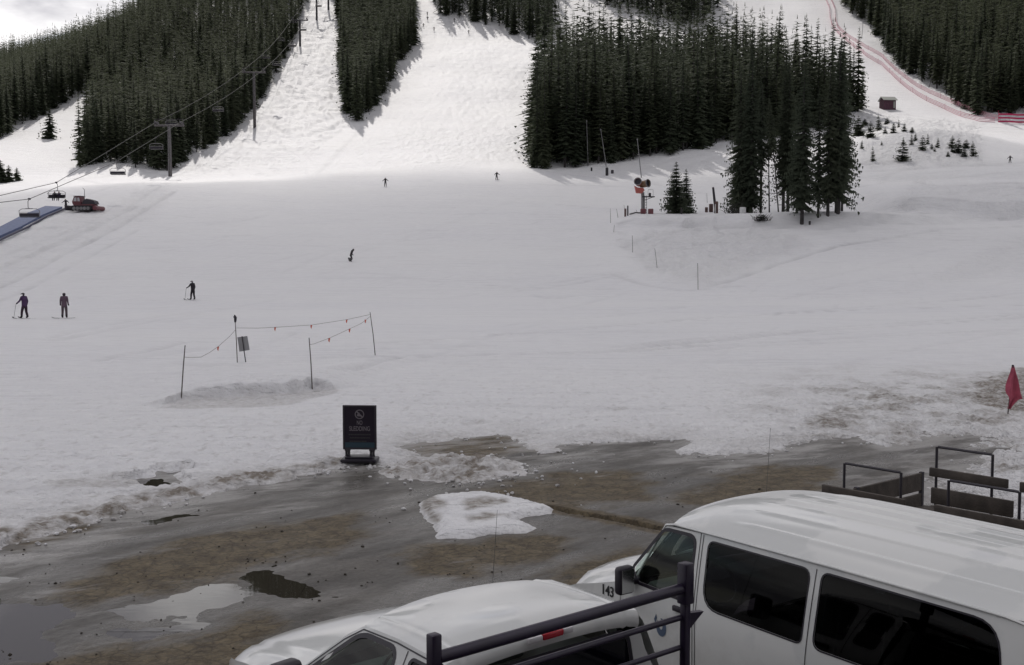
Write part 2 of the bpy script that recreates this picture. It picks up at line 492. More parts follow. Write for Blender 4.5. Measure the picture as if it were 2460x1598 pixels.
# ------------------------------------------------------------------ mesh building
class MB:
    def __init__(s): s.v, s.f, s.m = [], [], []
    def add(s, vs, fs, mi=0):
        o = len(s.v)
        s.v += [tuple(p) for p in vs]
        s.f += [tuple(i + o for i in f) for f in fs]
        s.m += [mi] * len(fs)
        return s
    def box(s, c, size, mi=0, M=None, bev=0.0):
        hx, hy, hz = size[0] / 2, size[1] / 2, size[2] / 2
        if bev > 0:
            b = min(bev, hx * .9, hy * .9, hz * .9)
            bm = bmesh.new()
            bmesh.ops.create_cube(bm, size=1)
            for v in bm.verts: v.co = (v.co.x * 2 * hx, v.co.y * 2 * hy, v.co.z * 2 * hz)
            bmesh.ops.bevel(bm, geom=bm.edges[:], offset=b, segments=2, affect='EDGES', profile=0.5)
            bm.verts.index_update()
            vs = [v.co.copy() for v in bm.verts]; fs = [[v.index for v in f.verts] for f in bm.faces]
            bm.free()
        else:
            vs = [Vector((x, y, z)) for x in (-hx, hx) for y in (-hy, hy) for z in (-hz, hz)]
            fs = [(0, 1, 3, 2), (4, 6, 7, 5), (0, 4, 5, 1), (2, 3, 7, 6), (0, 2, 6, 4), (1, 5, 7, 3)]
        if M is not None: vs = [M @ v for v in vs]
        vs = [v + Vector(c) for v in vs]
        return s.add(vs, fs, mi)
    def tube(s, pts, r, n=8, mi=0, cap=True):
        pts = [Vector(p) for p in pts]
        rs = r if isinstance(r, (list, tuple)) else [r] * len(pts)
        o = len(s.v)
        ref = None
        for i, p in enumerate(pts):
            if i == 0: t = pts[1] - p
            elif i == len(pts) - 1: t = p - pts[i - 1]
            else: t = (pts[i + 1] - p).normalized() + (p - pts[i - 1]).normalized()
            t.normalize()
            if ref is None:
                ref = Vector((0, 0, 1)) if abs(t.z) < 0.9 else Vector((1, 0, 0))
            a = t.cross(ref).normalized(); b = a.cross(t).normalized()
            ref = b
            for k in range(n):
                q = 2 * math.pi * k / n
                s.v.append(tuple(p + a * (rs[i] * math.cos(q)) + b * (rs[i] * math.sin(q))))
        for i in range(len(pts) - 1):
            for k in range(n):
                k2 = (k + 1) % n
                s.f.append((o + i * n + k, o + i * n + k2, o + (i + 1) * n + k2, o + (i + 1) * n + k)); s.m.append(mi)
        if cap:
            s.f.append(tuple(o + k for k in range(n - 1, -1, -1))); s.m.append(mi)
            s.f.append(tuple(o + (len(pts) - 1) * n + k for k in range(n))); s.m.append(mi)
        return s
    def grid(s, P, mi=0):
        nu, nv = len(P), len(P[0])
        o = len(s.v)
        for row in P:
            for p in row: s.v.append(tuple(p))
        for i in range(nu - 1):
            for j in range(nv - 1):
                s.f.append((o + i * nv + j, o + i * nv + j + 1, o + (i + 1) * nv + j + 1, o + (i + 1) * nv + j)); s.m.append(mi)
        return s
    def plate(s, poly, thick, M, mi=0):            # polygon in local xy, thickness along local z
        n = len(poly)
        vs = [M @ Vector((x, y, -thick / 2)) for x, y in poly] + [M @ Vector((x, y, thick / 2)) for x, y in poly]
        fs = [tuple(range(n - 1, -1, -1)), tuple(range(n, 2 * n))] + [(i, (i + 1) % n, n + (i + 1) % n, n + i) for i in range(n)]
        return s.add(vs, fs, mi)
    def build(s, name, mats, parent=None, smooth_angle=None, weld=0.0, loc=None):
        me = bpy.data.meshes.new(name)
        me.from_pydata(s.v, [], s.f)
        mats = mats if isinstance(mats, (list, tuple)) else [mats]
        for m in mats: me.materials.append(m)
        me.polygons.foreach_set('material_index', s.m)
        bm = bmesh.new(); bm.from_mesh(me)
        if weld > 0: bmesh.ops.remove_doubles(bm, verts=bm.verts, dist=weld)
        bmesh.ops.recalc_face_normals(bm, faces=bm.faces)
        if smooth_angle is not None:
            for f in bm.faces: f.smooth = True
            for e in bm.edges:
                if len(e.link_faces) == 2 and e.calc_face_angle(0) > rad(smooth_angle): e.smooth = False
        bm.to_mesh(me); bm.free()
        o = bpy.data.objects.new(name, me)
        COL.objects.link(o)
        if parent is not None: o.parent = parent
        if loc is not None: o.location = loc
        return o

def tag(o, label, cat, group=None):
    o['label'] = label; o['category'] = cat
    if group: o['group'] = group
    return o

def struct(o, kind='structure', label=None):
    o['kind'] = kind
    if label: o['label'] = label
    return o

def thing(name, label, cat, loc=(0, 0, 0), rz=0.0, group=None):
    o = bpy.data.objects.new(name, None)
    COL.objects.link(o)
    o.empty_display_size = 0.2
    o.location = loc; o.rotation_euler = (0, 0, rz)
    return tag(o, label, cat, group)

def np_mesh(name, verts, faces, mats, attrs=None, smooth_all=True, matidx=None):
    verts = np.asarray(verts, np.float32); faces = np.asarray(faces, np.int32)
    k = faces.shape[1]
    me = bpy.data.meshes.new(name)
    me.vertices.add(len(verts)); me.vertices.foreach_set('co', verts.ravel())
    me.loops.add(faces.size); me.loops.foreach_set('vertex_index', faces.ravel())
    me.polygons.add(len(faces))
    me.polygons.foreach_set('loop_start', np.arange(0, faces.size, k, dtype=np.int32))
    me.polygons.foreach_set('use_smooth', np.full(len(faces), smooth_all))
    for m in (mats if isinstance(mats, (list, tuple)) else [mats]): me.materials.append(m)
    if matidx is not None: me.polygons.foreach_set('material_index', np.asarray(matidx, np.int32))
    for an, av in (attrs or {}).items():
        a = me.attributes.new(an, 'FLOAT', 'POINT')
        a.data.foreach_set('value', np.asarray(av, np.float32).ravel())
    me.update(calc_edges=True)
    o = bpy.data.objects.new(name, me)
    COL.objects.link(o)
    return o

# ================================================================== THE SETTING
# ---- outline of the bare parking lot, mud patches, puddles (taken on the lot plane)
LOT_EDGE = [(-500, 1420), (-200, 1352), (0, 1318), (70, 1296), (130, 1277), (250, 1243), (330, 1226), (400, 1207), (480, 1190), (560, 1172),
            (640, 1158), (700, 1146), (770, 1133), (830, 1124), (880, 1121), (930, 1119), (975, 1108), (1012, 1098), (985, 1086), (956, 1075),
            (1000, 1067), (1050, 1060), (1110, 1053), (1160, 1049), (1210, 1047), (1240, 1055), (1258, 1068), (1262, 1079), (1300, 1089),
            (1345, 1082), (1356, 1070), (1375, 1065), (1450, 1062), (1560, 1057), (1672, 1058), (1650, 1068), (1598, 1079), (1640, 1091),
            (1700, 1096), (1780, 1095), (1850, 1086), (1905, 1069), (1985, 1055), (2040, 1050), (2082, 1063), (2130, 1072), (2200, 1067),
            (2290, 1046), (2335, 1047), (2388, 1084), (2340, 1106), (2300, 1128), (2235, 1148), (2225, 1190), (2330, 1235), (2480, 1290)]
LOT = flat(LOT_EDGE) + [(30, 10), (60, -40), (-60, -40), (-60, 12)]
WINDROW = flat([(-500, 1405), (-200, 1338), (0, 1300), (70, 1283), (130, 1265), (250, 1233), (400, 1198), (560, 1163), (700, 1138), (790, 1122), (850, 1114)])
SLUSH_HOLE = flat([(262, 1158), (310, 1152), (368, 1143), (380, 1131), (415, 1130), (452, 1124), (458, 1132), (418, 1142), (432, 1152), (446, 1163), (420, 1172), (368, 1177), (352, 1168), (300, 1161)])
PUDDLES = [flat(p) for p in (
    [(265, 1462), (330, 1440), (410, 1415), (500, 1398), (560, 1395), (625, 1420), (600, 1440), (545, 1462), (420, 1478), (300, 1476)],
    [(-260, 1490), (-60, 1448), (60, 1446), (140, 1450), (175, 1480), (120, 1510), (155, 1545), (100, 1580), (-60, 1605), (-300, 1640)],
    [(250, 1512), (400, 1497), (530, 1488), (505, 1512), (380, 1532), (260, 1540)],
    [(582, 1384), (640, 1358), (672, 1338), (690, 1342), (660, 1372), (730, 1386), (748, 1408), (800, 1430), (740, 1436), (680, 1428), (640, 1410)],
    [(288, 1256), (330, 1244), (420, 1232), (520, 1224), (500, 1240), (440, 1243), (380, 1258), (320, 1262)],
    [(-200, 1420), (-40, 1376), (40, 1352), (44, 1386), (10, 1412), (-120, 1440)],
    [(270, 1160), (310, 1152), (368, 1143), (380, 1131), (452, 1124), (458, 1132), (418, 1142), (446, 1163), (420, 1172), (368, 1177), (352, 1168)],
)]
SLAB = flat([(1006, 1210), (1040, 1197), (1075, 1194), (1160, 1186), (1215, 1196), (1330, 1222), (1326, 1236), (1262, 1244), (1235, 1255), (1290, 1268), (1262, 1280), (1180, 1285), (1130, 1296), (1045, 1296), (1052, 1278), (1040, 1262), (1012, 1240)])
SLABGREY = [flat(p) for p in ([(1112, 1212), (1150, 1204), (1210, 1208), (1228, 1222), (1190, 1228), (1120, 1240), (1108, 1226)], [(1118, 1258), (1160, 1245), (1226, 1250), (1180, 1262), (1130, 1270)], [(1000, 1195), (1060, 1200), (1066, 1230), (1044, 1278), (1010, 1250)])]
MUD = [flat(p) for p in (
    [(150, 1432), (230, 1385), (330, 1338), (440, 1305), (560, 1275), (700, 1258), (870, 1238), (875, 1290), (760, 1318), (620, 1345), (500, 1388), (330, 1425), (220, 1445)],
    [(955, 1080), (1050, 1062), (1210, 1049), (1260, 1085), (1180, 1096), (1060, 1100), (990, 1094)],
    [(1180, 1185), (1250, 1160), (1340, 1140), (1480, 1138), (1560, 1160), (1540, 1200), (1380, 1210), (1280, 1205)],
    [(1640, 1200), (1760, 1145), (1840, 1122), (1990, 1128), (1960, 1170), (1800, 1195), (1700, 1215)],
    [(1010, 1345), (1080, 1310), (1280, 1290), (1345, 1298), (1290, 1345), (1120, 1385), (1010, 1378)],
    [(-50, 1640), (100, 1585), (300, 1560), (420, 1545), (560, 1505), (640, 1490), (640, 1560), (520, 1640)],
    [(1330, 1375), (1440, 1340), (1530, 1320), (1500, 1380), (1380, 1400)],
    [(60, 1270), (180, 1262), (200, 1275), (60, 1312)],
)]
DRAIN = flat([(1318, 1220), (1400, 1233), (1500, 1252), (1620, 1275)])
PILE = at_z(1085, 1124)
DIRTPATCH = [flat(p) for p in (
    [(2060, 965), (2120, 935), (2170, 928), (2180, 955), (2110, 975)],
    [(2255, 955), (2300, 925), (2380, 900), (2460, 890), (2560, 900), (2560, 1010), (2440, 1000), (2330, 985)],
    [(1940, 1010), (2000, 985), (2080, 1010), (2060, 1040), (1960, 1050)],
    [(1420, 992), (1450, 985), (1500, 988), (1490, 996)],
    [(1135, 1028), (1180, 1022), (1175, 1033)],
)]
SLUSHGREY = flat([(90, 1172), (240, 1152), (370, 1140), (460, 1128), (460, 1172), (340, 1186), (160, 1192)])
HOLLOW_SHADE = flat([(385, 988), (410, 974), (440, 964), (560, 958), (690, 950), (765, 936), (825, 946), (770, 962), (690, 984), (560, 989), (440, 992)])
CUTBANK = flat([(330, 985), (400, 978), (440, 964), (560, 958), (690, 950), (760, 938), (800, 944), (860, 938)])

RUN_MOGUL = [(800, -200), (748, 0), (716, 110), (672, 180), (622, 265), (577, 330), (500, 385), (430, 420), (640, 425), (720, 400), (790, 335), (840, 305), (812, 220), (808, 100), (803, 0), (850, -200)]

def lot_height(X, Y):
    h = 0.016 * perlin(X / 1.3, Y / 1.0, 31) + 0.006 * perlin(X / 0.33, Y / 0.33, 32) + 0.003 * perlin(X / 0.12, Y / 0.12, 33)
    wob = 0.16 * perlin(X / 0.5, Y / 0.5, 34) + 0.07 * perlin(X / 0.17, Y / 0.17, 35)
    for i, p in enumerate(PUDDLES):
        s = sdf(X, Y, p) + wob
        h = h - 0.038 * smooth(s, -0.30, 0.40)
    dd = seg_dist(X, Y, DRAIN) + 0.03 * perlin(X / 0.2, Y / 0.2, 36)
    h = h - 0.20 * (1 - smooth(dd, 0.04, 0.11))
    return h

def snow_fields(X, Y, zt, want_rough=False):
    """height of the snow surface, dirt with painted-in shade; negative cover lies below the lot"""
    n = len(X)
    cover = np.full(n, 0.10)
    dirt_shade = np.zeros(n)
    rgh = np.zeros(n)
    near = Y < 75
    x, y = X[near], Y[near]
    wob = 0.30 * perlin(x / 1.3, y / 1.7, 41) + 0.22 * perlin(x / 0.45, y / 0.6, 42) + 0.15 * perlin(x / 0.17, y / 0.22, 43)
    s = -sdf(x, y, LOT)                                        # + outside the lot = snow
    sw = s + wob
    edge = np.clip(sw, -0.6, 1.0)
    c = np.where(edge > 0, 0.055 * np.sqrt(np.clip(edge, 0, 1)) + 0.045 * np.clip(edge, 0, 1) + 0.004, edge * 0.30)
    rough = np.exp(-np.clip(s, 0, 60) / 7.0)
    lump = np.abs(perlin(x / 0.55, y / 0.8, 44)) * 0.6 + np.abs(perlin(x / 0.22, y / 0.30, 45)) * 0.4
    c = c + np.where(sw > 0, 1, 0.0) * (0.025 + 0.12 * rough) * (lump - 0.25)
    # ploughed windrow along the lot
    dw = seg_dist(x, y, WINDROW)
    chunk = np.abs(perlin(x / 0.30, y / 0.34, 46)) + 0.45 * np.abs(perlin(x / 0.15, y / 0.22, 47))
    w = np.exp(-((dw + 0.15 * perlin(x / 0.7, y / 0.7, 78)) / 0.40) ** 2) * (0.55 + 0.6 * np.clip(perlin(x / 1.8, y / 1.8, 79) + .4, 0, 1))
    c = c + w * (0.025 + 0.085 * chunk) * np.where(sw > -0.25, 1, 0)
    dl = np.clip(w * 1.35 * (0.42 + 1.1 * np.abs(perlin(x / 0.6, y / 0.5, 48))), 0, 1)
    # rubble pile
    ex = ((x - PILE.x) / 1.45) ** 2 + ((y - PILE.y) / 1.5) ** 2
    pw = np.clip(1.15 - ex + 0.5 * perlin(x / 0.5, y / 0.5, 49), 0, 1)
    c = np.maximum(c, np.where(pw > 0, pw * (0.05 + 0.17 * chunk) - 0.03, -1))
    dl = np.maximum(dl, np.clip(pw * 1.4, 0, 1) * (0.34 + 0.75 * np.clip(perlin(x / 0.5, y / 0.45, 50) + .3, 0, 1)))
    # flat slab of clean old ice left on the lot
    ss = sdf(x, y, SLAB) + 0.03 * perlin(x / 0.25, y / 0.3, 90) + 0.025 * perlin(x / 0.09, y / 0.12, 91)
    c = np.maximum(c, np.where(ss > -0.1, np.clip(ss, -.2, .16) * 0.62, -1))
    isl = smooth(ss, -0.05, 0.1)
    # dirt of the melting edge
    dl = np.maximum(dl, np.exp(-np.clip(s, 0, 60) / 1.0) * (0.22 + 0.40 * np.clip(perlin(x / 1.4, y / 1.4, 51) + 0.2, 0, 1)))
    dl = dl * (1 - isl)
    for p in SLABGREY:
        dl = np.maximum(dl, 0.72 * isl * smooth(sdf(x, y, p) + 0.12 * perlin(x / 0.3, y / 0.5, 92), -0.08, 0.12))
    speck = smooth(perlin(x / 0.26, y / 0.5, 93) + 0.6 * perlin(x / 0.11, y / 0.2, 94), 0.25, 0.75) * np.exp(-np.clip(s, 0, 60) / 9.0) * np.where(sw > 0, 1, 0)  # dirt specks that also paint in the dark of small holes
    dl = np.maximum(dl, 0.30 * speck * (1 - isl))
    for p in DIRTPATCH:
        q = smooth(sdf(x, y, p) + 0.7 * perlin(x / 0.9, y / 1.6, 52) + 0.4 * perlin(x / 0.3, y / 0.5, 53), -0.3, 1.0)
        dl = np.maximum(dl, q * 0.78)
    rgt = smooth(x - 0.25 * (y - 25), 3.0, 9.0) * smooth(y, 44, 28)
    dl = np.maximum(dl, rgt * (0.10 + 0.55 * smooth(fbm(x / 1.6, y / 2.0, 4, 54, .6), -0.25, 0.7)))
    c = c + rgt * 0.13 * (lump - 0.3) - rgt * 0.05 * np.abs(perlin(x / 0.6, y / 0.9, 55))
    # melt hole with standing water, grey slush around it
    hs = sdf(x, y, SLUSH_HOLE) + 0.08 * perlin(x / 0.3, y / 0.3, 56)
    c = np.where(hs > -0.12, np.minimum(c, 0.06 - 0.5 * (hs + 0.12)), c)
    dl = np.maximum(dl, 0.38 * smooth(sdf(x, y, SLUSHGREY) + 0.4 * perlin(x / 0.7, y / 0.7, 57), -0.2, 0.6))
    dl = np.maximum(dl, 0.30 * smooth(sdf(x, y, HOLLOW_SHADE) + 0.15 * perlin(x / 0.8, y / 0.8, 87), -0.15, 0.25))  # shade of the cut bank painted as grey into the hollow
    # raised snow platform with a cut bank facing the lot
    sd = seg_dist(x, y, CUTBANK)
    bx = np.array([p[0] for p in CUTBANK]); by = np.array([p[1] for p in CUTBANK])
    yb = np.interp(x, bx, by) + 0.20 * perlin(x / 1.6, y * 0, 58) + 0.06 * perlin(x / 0.5, y * 0, 77)
    back = y - yb
    env = smooth(x, bx[0] - 0.4, bx[0] + 1.6) * (1 - smooth(x, bx[-1] - 1.6, bx[-1] + 0.3))
    plat = 0.32 * env * smooth(back + 0.05 * perlin(x / 0.25, y / 0.2, 76), -0.10, 0.16) * (1 - smooth(back, 1.5, 9.0))
    trench = -0.075 * env * np.exp(-((back + 0.7) / 0.9) ** 2)
    c = c + plat + trench + env * 0.07 * np.exp(-(sd / 0.8) ** 2) * perlin(x / 0.35, y / 0.35, 59)
        # ruts and ski tracks
    tr = smooth(y, 24, 34)
    c = c + tr * (0.022 * perlin((x - 0.25 * y) / 7.0, y / 0.55 + x * 0.05, 60) + 0.014 * perlin((x + 0.1 * y) / 3.0, y / 0.24 - x * 0.04, 61))
    c = c + (0.104 - c) * smooth(y, 58, 74)
    cover[near] = c
    dirt_shade[near] = np.clip(dl, 0, 1)
    # beyond: groomed snow, rough corners, moguls
    px, py = proj(X, Y, zt)
    mid = ~near
    x, y = X[mid], Y[mid]
    pxm, pym = px[mid], py[mid]
    g = 0.03 * perlin(x / 4.0, y / 2.0, 62) + 0.02 * perlin((x - 0.3 * y) / 9.0, y / 0.9, 63)
    rough_m = np.zeros(len(x))
    for poly, amp in (([(1470, 570), (1700, 540), (1900, 560), (1960, 590), (1700, 690), (1560, 660)], 0.22),
                      ([(0, 560), (420, 440), (380, 520), (120, 620), (0, 700)], 0.13),
                      ([(2060, 275), (2360, 300), (2360, 410), (2060, 415)], 0.30),
                      ([(2200, 430), (2500, 470), (2500, 540), (2160, 520)], 0.16),
                      ([(2150, 700), (2500, 540), (2500, 650), (2200, 690)], 0.14),
                      ([(400, 410), (860, 330), (1280, 300), (1290, 380), (800, 430)], 0.10),
                      ([(2030, 0), (2100, 60), (2140, 170), (2420, 290), (2460, 280), (2200, 190), (2060, -40)], 0.35)):
        q = smooth(sdf(pxm, pym, poly) + 14 * perlin(x / 3.0, y / 5.0, 97), -16, 16)
        rough_m = np.maximum(rough_m, q * amp)
    g = g + rough_m * (1.1 * perlin(x / 1.7, y / 3.2, 64) + 0.8 * perlin(x / 0.8, y / 1.6, 65) + 0.7 * perlin((x + y * .4) / 3.0, (y - x * .5) / 0.9, 66))
    # low ledges: under the grove and across the open snow beyond it
    ed1 = np.interp(x, [12, 22, 45, 58, 75], [164, 163, 160.5, 163, 170]) + 0.5 * perlin(x / 5, y * 0, 72)
    g = g + 1.2 * smooth(x, 12, 20) * (1 - smooth(x, 60, 76)) * smooth(y - ed1, -0.8, 0.8) * (1 - smooth(y - ed1, 4, 22))
    ed2 = np.interp(x, [52, 62, 75, 92, 120], [176, 172, 172, 178, 186]) + 0.8 * perlin(x / 7, y * 0, 73)
    g = g + 2.2 * smooth(x, 54, 63) * smooth(y - ed2, -1.2, 1.2) * (1 - smooth(y - ed2, 10, 40))
    ed3 = np.interp(x, [60, 80, 110, 140], [238, 232, 226, 224]) + 1.2 * perlin(x / 9, y * 0, 74)
    g = g + 1.2 * smooth(x, 62, 75) * smooth(y - ed3, -2, 2) * (1 - smooth(y - ed3, 10, 30))
    ed4 = np.interp(x, [-90, -70, -50, -30], [168, 160, 172, 196]) + 0.8 * perlin(x / 8, y * 0, 75)
    g = g + 0.25 * (1 - smooth(x, -50, -30)) * smooth(y - ed4, -2, 2) * (1 - smooth(y - ed4, 8, 30))
    mo = inside(pxm, pym, RUN_MOGUL)
    fade = smooth(pym, 425, 300)
    mg = 0.45 - 1.0 * perlin(x / 3.0 + 0.5 * perlin(x / 9, y / 9, 71), y / 5.0, 67)
    mg2 = 0.4 - 1.0 * perlin(x / 1.6, y / 2.8, 68)
    g = g + mo * (0.25 + 0.75 * fade) * (0.85 * (0.45 - mg) + 0.40 * (0.4 - mg2))
    main = inside(pxm, pym, [(985, -200), (985, 0), (1000, 130), (900, 300), (850, 400), (1280, 390), (1285, 105), (1100, 40), (1045, 0), (1100, -200)])
    g = g + main * (0.16 * perlin(x / 2.6, y / 4.0, 69) + 0.10 * perlin(x / 1.2, y / 2.2, 70))
    cover[mid] = 0.104 + g * smooth(y, 75, 88)
    rgh[near] = 0.10 + (0.25 * np.exp(-np.clip(s, 0, 60) / 12.0) + 0.5 * rgt) * (1 - smooth(Y[near], 50, 70))
    rgh[mid] = np.clip(0.10 + rough_m * 4.0, 0, 1.2)
    if want_rough: return cover, dirt_shade, rgh
    return cover, dirt_shade

# ---- snow sheet: rows spaced evenly as the slope rises, out to the ridge
def rows_for(y0, y1, step_px, max_step):
    ys = [y0]
    while ys[-1] < y1:
        Y = ys[-1]
        za, zb = np.interp(Y, _td, _tz), np.interp(Y + 0.5, _td, _tz)
        a = (CAMH - za) / Y; b = (CAMH - zb) / (Y + 0.5)
        rate = max((a - b) / 0.5 * FPX, 1e-3)
        ys.append(Y + min(step_px / rate, max_step))
    return np.array(ys)

def rows_near():
    ys = [11.0]
    while ys[-1] < 60:
        Y = ys[-1]
        step = min(2.1 * Y * Y / (CAMH * FPX), 0.4, 0.055 + 0.05 * max(29 - Y, Y - 35.2, 0))
        ys.append(Y + step)
    return np.array(ys)
rows = np.concatenate([rows_near(), rows_for(60.5, 560, 3.0, 1.6), np.arange(563, 1000, 6.0), np.arange(1010, 1500, 40.0)])
ucol = np.concatenate([np.linspace(-1.25, -0.48, 90), np.linspace(-0.475, 0.475, 960), np.linspace(0.48, 1.25, 90)])
U, Yg = np.meshgrid(ucol, rows)
Xg = U * (Yg + 1.5)
Xf, Yf = Xg.ravel(), Yg.ravel()
Zt = terrain(Xf, Yf)
cover, dirt_shade, rough_a = snow_fields(Xf, Yf, Zt, True)
Zs = Zt + cover
# ski tracks, machine ruts and the edges of groomed lanes
TRACKS = [([(1490, 596), (1560, 574), (1640, 556), (1800, 546), (2060, 541)], .5), ([(1530, 616), (1700, 586), (1900, 566), (2050, 558)], .5), ([(1700, 692), (1860, 640), (2010, 594), (2240, 556), (2450, 546)], .8),
          ([(1470, 660), (1560, 690), (1640, 702), (1780, 690)], .5), ([(1640, 772), (2050, 742), (2460, 706)], .5), ([(1480, 842), (2000, 792), (2470, 758)], .7), ([(1490, 849), (2000, 799), (2470, 766)], .7),
          ([(1200, 812), (1700, 768), (2100, 744), (2470, 736)], .5), ([(880, 832), (1300, 806), (1560, 800)], .5), ([(880, 868), (1500, 852), (2100, 815), (2470, 796)], .6), ([(900, 846), (1180, 838)], .6), ([(840, 905), (900, 880), (960, 868)], .5),
          ([(-20, 700), (150, 616), (300, 540), (420, 462)], .7), ([(-20, 730), (120, 668), (240, 606), (330, 555)], .4), ([(0, 650), (150, 585), (280, 525), (420, 440)], .4), ([(20, 640), (180, 566), (330, 500)], .5),
          ([(1490, 545), (1750, 548), (1980, 552), (2100, 540), (2270, 531)], .8), ([(2080, 540), (2180, 530), (2300, 536), (2450, 528)], .6), ([(2200, 438), (2320, 455), (2460, 470)], .6), ([(2180, 446), (2320, 470), (2460, 486)], .5),
          ([(2060, 276), (2140, 270), (2230, 284), (2340, 306)], .5), ([(2070, 286), (2160, 282), (2260, 300), (2350, 330)], .5), ([(2080, 300), (2180, 318), (2250, 340), (2330, 372)], .4), ([(2080, 380), (2150, 350), (2230, 330), (2300, 320)], .4),
          ([(2070, 410), (2180, 404), (2300, 416), (2400, 412)], .6), ([(2070, 425), (2200, 420), (2330, 412), (2460, 405)], .6), ([(1310, 412), (1480, 430), (1560, 440), (1700, 470)], .5), ([(1290, 445), (1420, 448), (1520, 452)], .6), ([(1500, 420), (1600, 390), (1700, 372)], .4), ([(1530, 430), (1640, 400), (1735, 378)], .4),
          ([(760, 420), (830, 350), (880, 300)], .5), ([(180, 430), (280, 445), (380, 440)], .5), ([(0, 470), (120, 440), (260, 425), (380, 415)], .5)]
_tr = random.Random(21)
for i in range(60):
    x, y = _tr.uniform(-50, 2480), _tr.uniform(470, 900)
    L = _tr.uniform(80, 420); sl = _tr.uniform(-.22, .10) if x > 1000 else _tr.uniform(-.35, .06)
    TRACKS.append(([(x + L * t, y + L * sl * t + 6 * math.sin(3 * t + i)) for t in (0, .25, .5, .75, 1)], _tr.uniform(.12, .38)))
track_a = np.zeros(len(Xf)); groove = np.zeros(len(Xf))
for pts, st in TRACKS:
    gp = [ground(a, b) for a, b in pts]
    xs_, ys_ = [p.x for p in gp], [p.y for p in gp]
    m = (Xf > min(xs_) - 2) & (Xf < max(xs_) + 2) & (Yf > min(ys_) - 2) & (Yf < max(ys_) + 2)
    if not m.any(): continue
    w_ = 0.16 + 0.0022 * ys_[0]
    d_ = seg_dist(Xf[m], Yf[m] + 0.35 * perlin(Xf[m] / 5, Yf[m] / 5, 98), list(zip(xs_, ys_)))
    t_ = np.exp(-(d_ / w_) ** 2) * st * (0.45 + 0.8 * np.clip(perlin(Xf[m] / 4.5, Yf[m] / 4.5, 99) + .45, 0, 1))
    track_a[m] = np.maximum(track_a[m], t_)
    groove[m] -= 0.16 * t_ - 0.09 * st * np.exp(-((d_ - 2.0 * w_) / w_) ** 2)
Zs = Zs + groove
nc = len(ucol); nr = len(rows)
idx = np.arange(nr * nc).reshape(nr, nc)
quads = np.stack([idx[:-1, :-1], idx[:-1, 1:], idx[1:, 1:], idx[1:, :-1]], -1).reshape(-1, 4)
keep = (cover[quads] > -0.05).any(1) | (Yf[quads] > 74).any(1)
quads = quads[keep]
used = np.zeros(nr * nc, bool); used[quads.ravel()] = True
remap = np.cumsum(used) - 1
snow_obj = np_mesh('snow_ground', np.stack([Xf, Yf, Zs], 1)[used], remap[quads], M_snow, {'dirt_shade': dirt_shade[used], 'rough': rough_a[used], 'track': np.clip(track_a[used], 0, 1)})
struct(snow_obj)

def snow_z(X, Y):
    X = np.atleast_1d(np.asarray(X, float)); Y = np.atleast_1d(np.asarray(Y, float))
    zt = terrain(X, Y)
    c, _ = snow_fields(X, Y, zt)
    return float((zt + c)[0])

def on_snow(px, py, lo=6.0, hi=900.0):
    p = ground(px, py, lo, hi)
    if p.y < 90:                                       # walk along the line of sight to the snow itself
        d = ray(px, py)
        Ys = np.linspace(max(8.0, p.y * .75), p.y * 1.25 + 2, 900)
        Xs = d[0] / d[1] * Ys
        Zl = CAMH + d[2] / d[1] * Ys
        zt = terrain(Xs, Ys)
        zs = np.maximum(zt + snow_fields(Xs, Ys, zt)[0], zt)
        i = int(np.argmax(Zl - zs < 0))
        if (Zl - zs)[i] < 0: return Vector((Xs[i], Ys[i], zs[i]))
    return Vector((p.x, p.y, max(snow_z(p.x, p.y), p.z)))

# ---- asphalt sheet
rows_a = np.concatenate([np.arange(-30, 4, 1.0), np.arange(4, 9, 0.12), rows_for(9.0, 46, 1.7, 0.10)])
ucol_a = np.concatenate([np.linspace(-1.3, -0.50, 60), np.linspace(-0.495, 0.495, 720), np.linspace(0.50, 1.3, 60)])
U, Yg = np.meshgrid(ucol_a, rows_a)
Xg = U * (np.maximum(Yg, 0) + 3.0 + 1.0 * np.maximum(-Yg, 0))
Xf2, Yf2 = Xg.ravel(), Yg.ravel()
Za = lot_height(Xf2, Yf2)
mud = np.zeros(len(Xf2))
for p in MUD:
    mud = np.maximum(mud, smooth(sdf(Xf2, Yf2, p) + 0.35 * perlin(Xf2 / 0.9, Yf2 / 0.7, 81), -0.75, 0.55))
mud = np.maximum(mud, 1 - smooth(seg_dist(Xf2, Yf2, DRAIN), 0.1, 0.5))
idx = np.arange(len(rows_a) * len(ucol_a)).reshape(len(rows_a), len(ucol_a))
quads = np.stack([idx[:-1, :-1], idx[:-1, 1:], idx[1:, 1:], idx[1:, :-1]], -1).reshape(-1, 4)
struct(np_mesh('parking_lot', np.stack([Xf2, Yf2, Za], 1), quads, M_asphalt, {'mud': mud, 'slush': np.exp(-np.clip(sdf(Xf2, Yf2, LOT), 0, 50) / 1.6)}))

# ---- standing water: one level sheet per puddle, its outline is where the asphalt rises through it
for pi, p in enumerate(PUDDLES):
    a = np.array(p)
    x0, y0 = a.min(0) - 0.5; x1, y1 = a.max(0) + 0.5
    o = MB().add([(x0, y0, 0), (x1, y0, 0), (x1, y1, 0), (x0, y1, 0)], [(0, 1, 2, 3)]).build('puddle', M_water)
    o.location = (0, 0, -0.020 - 0.0015 * pi)
    struct(o)

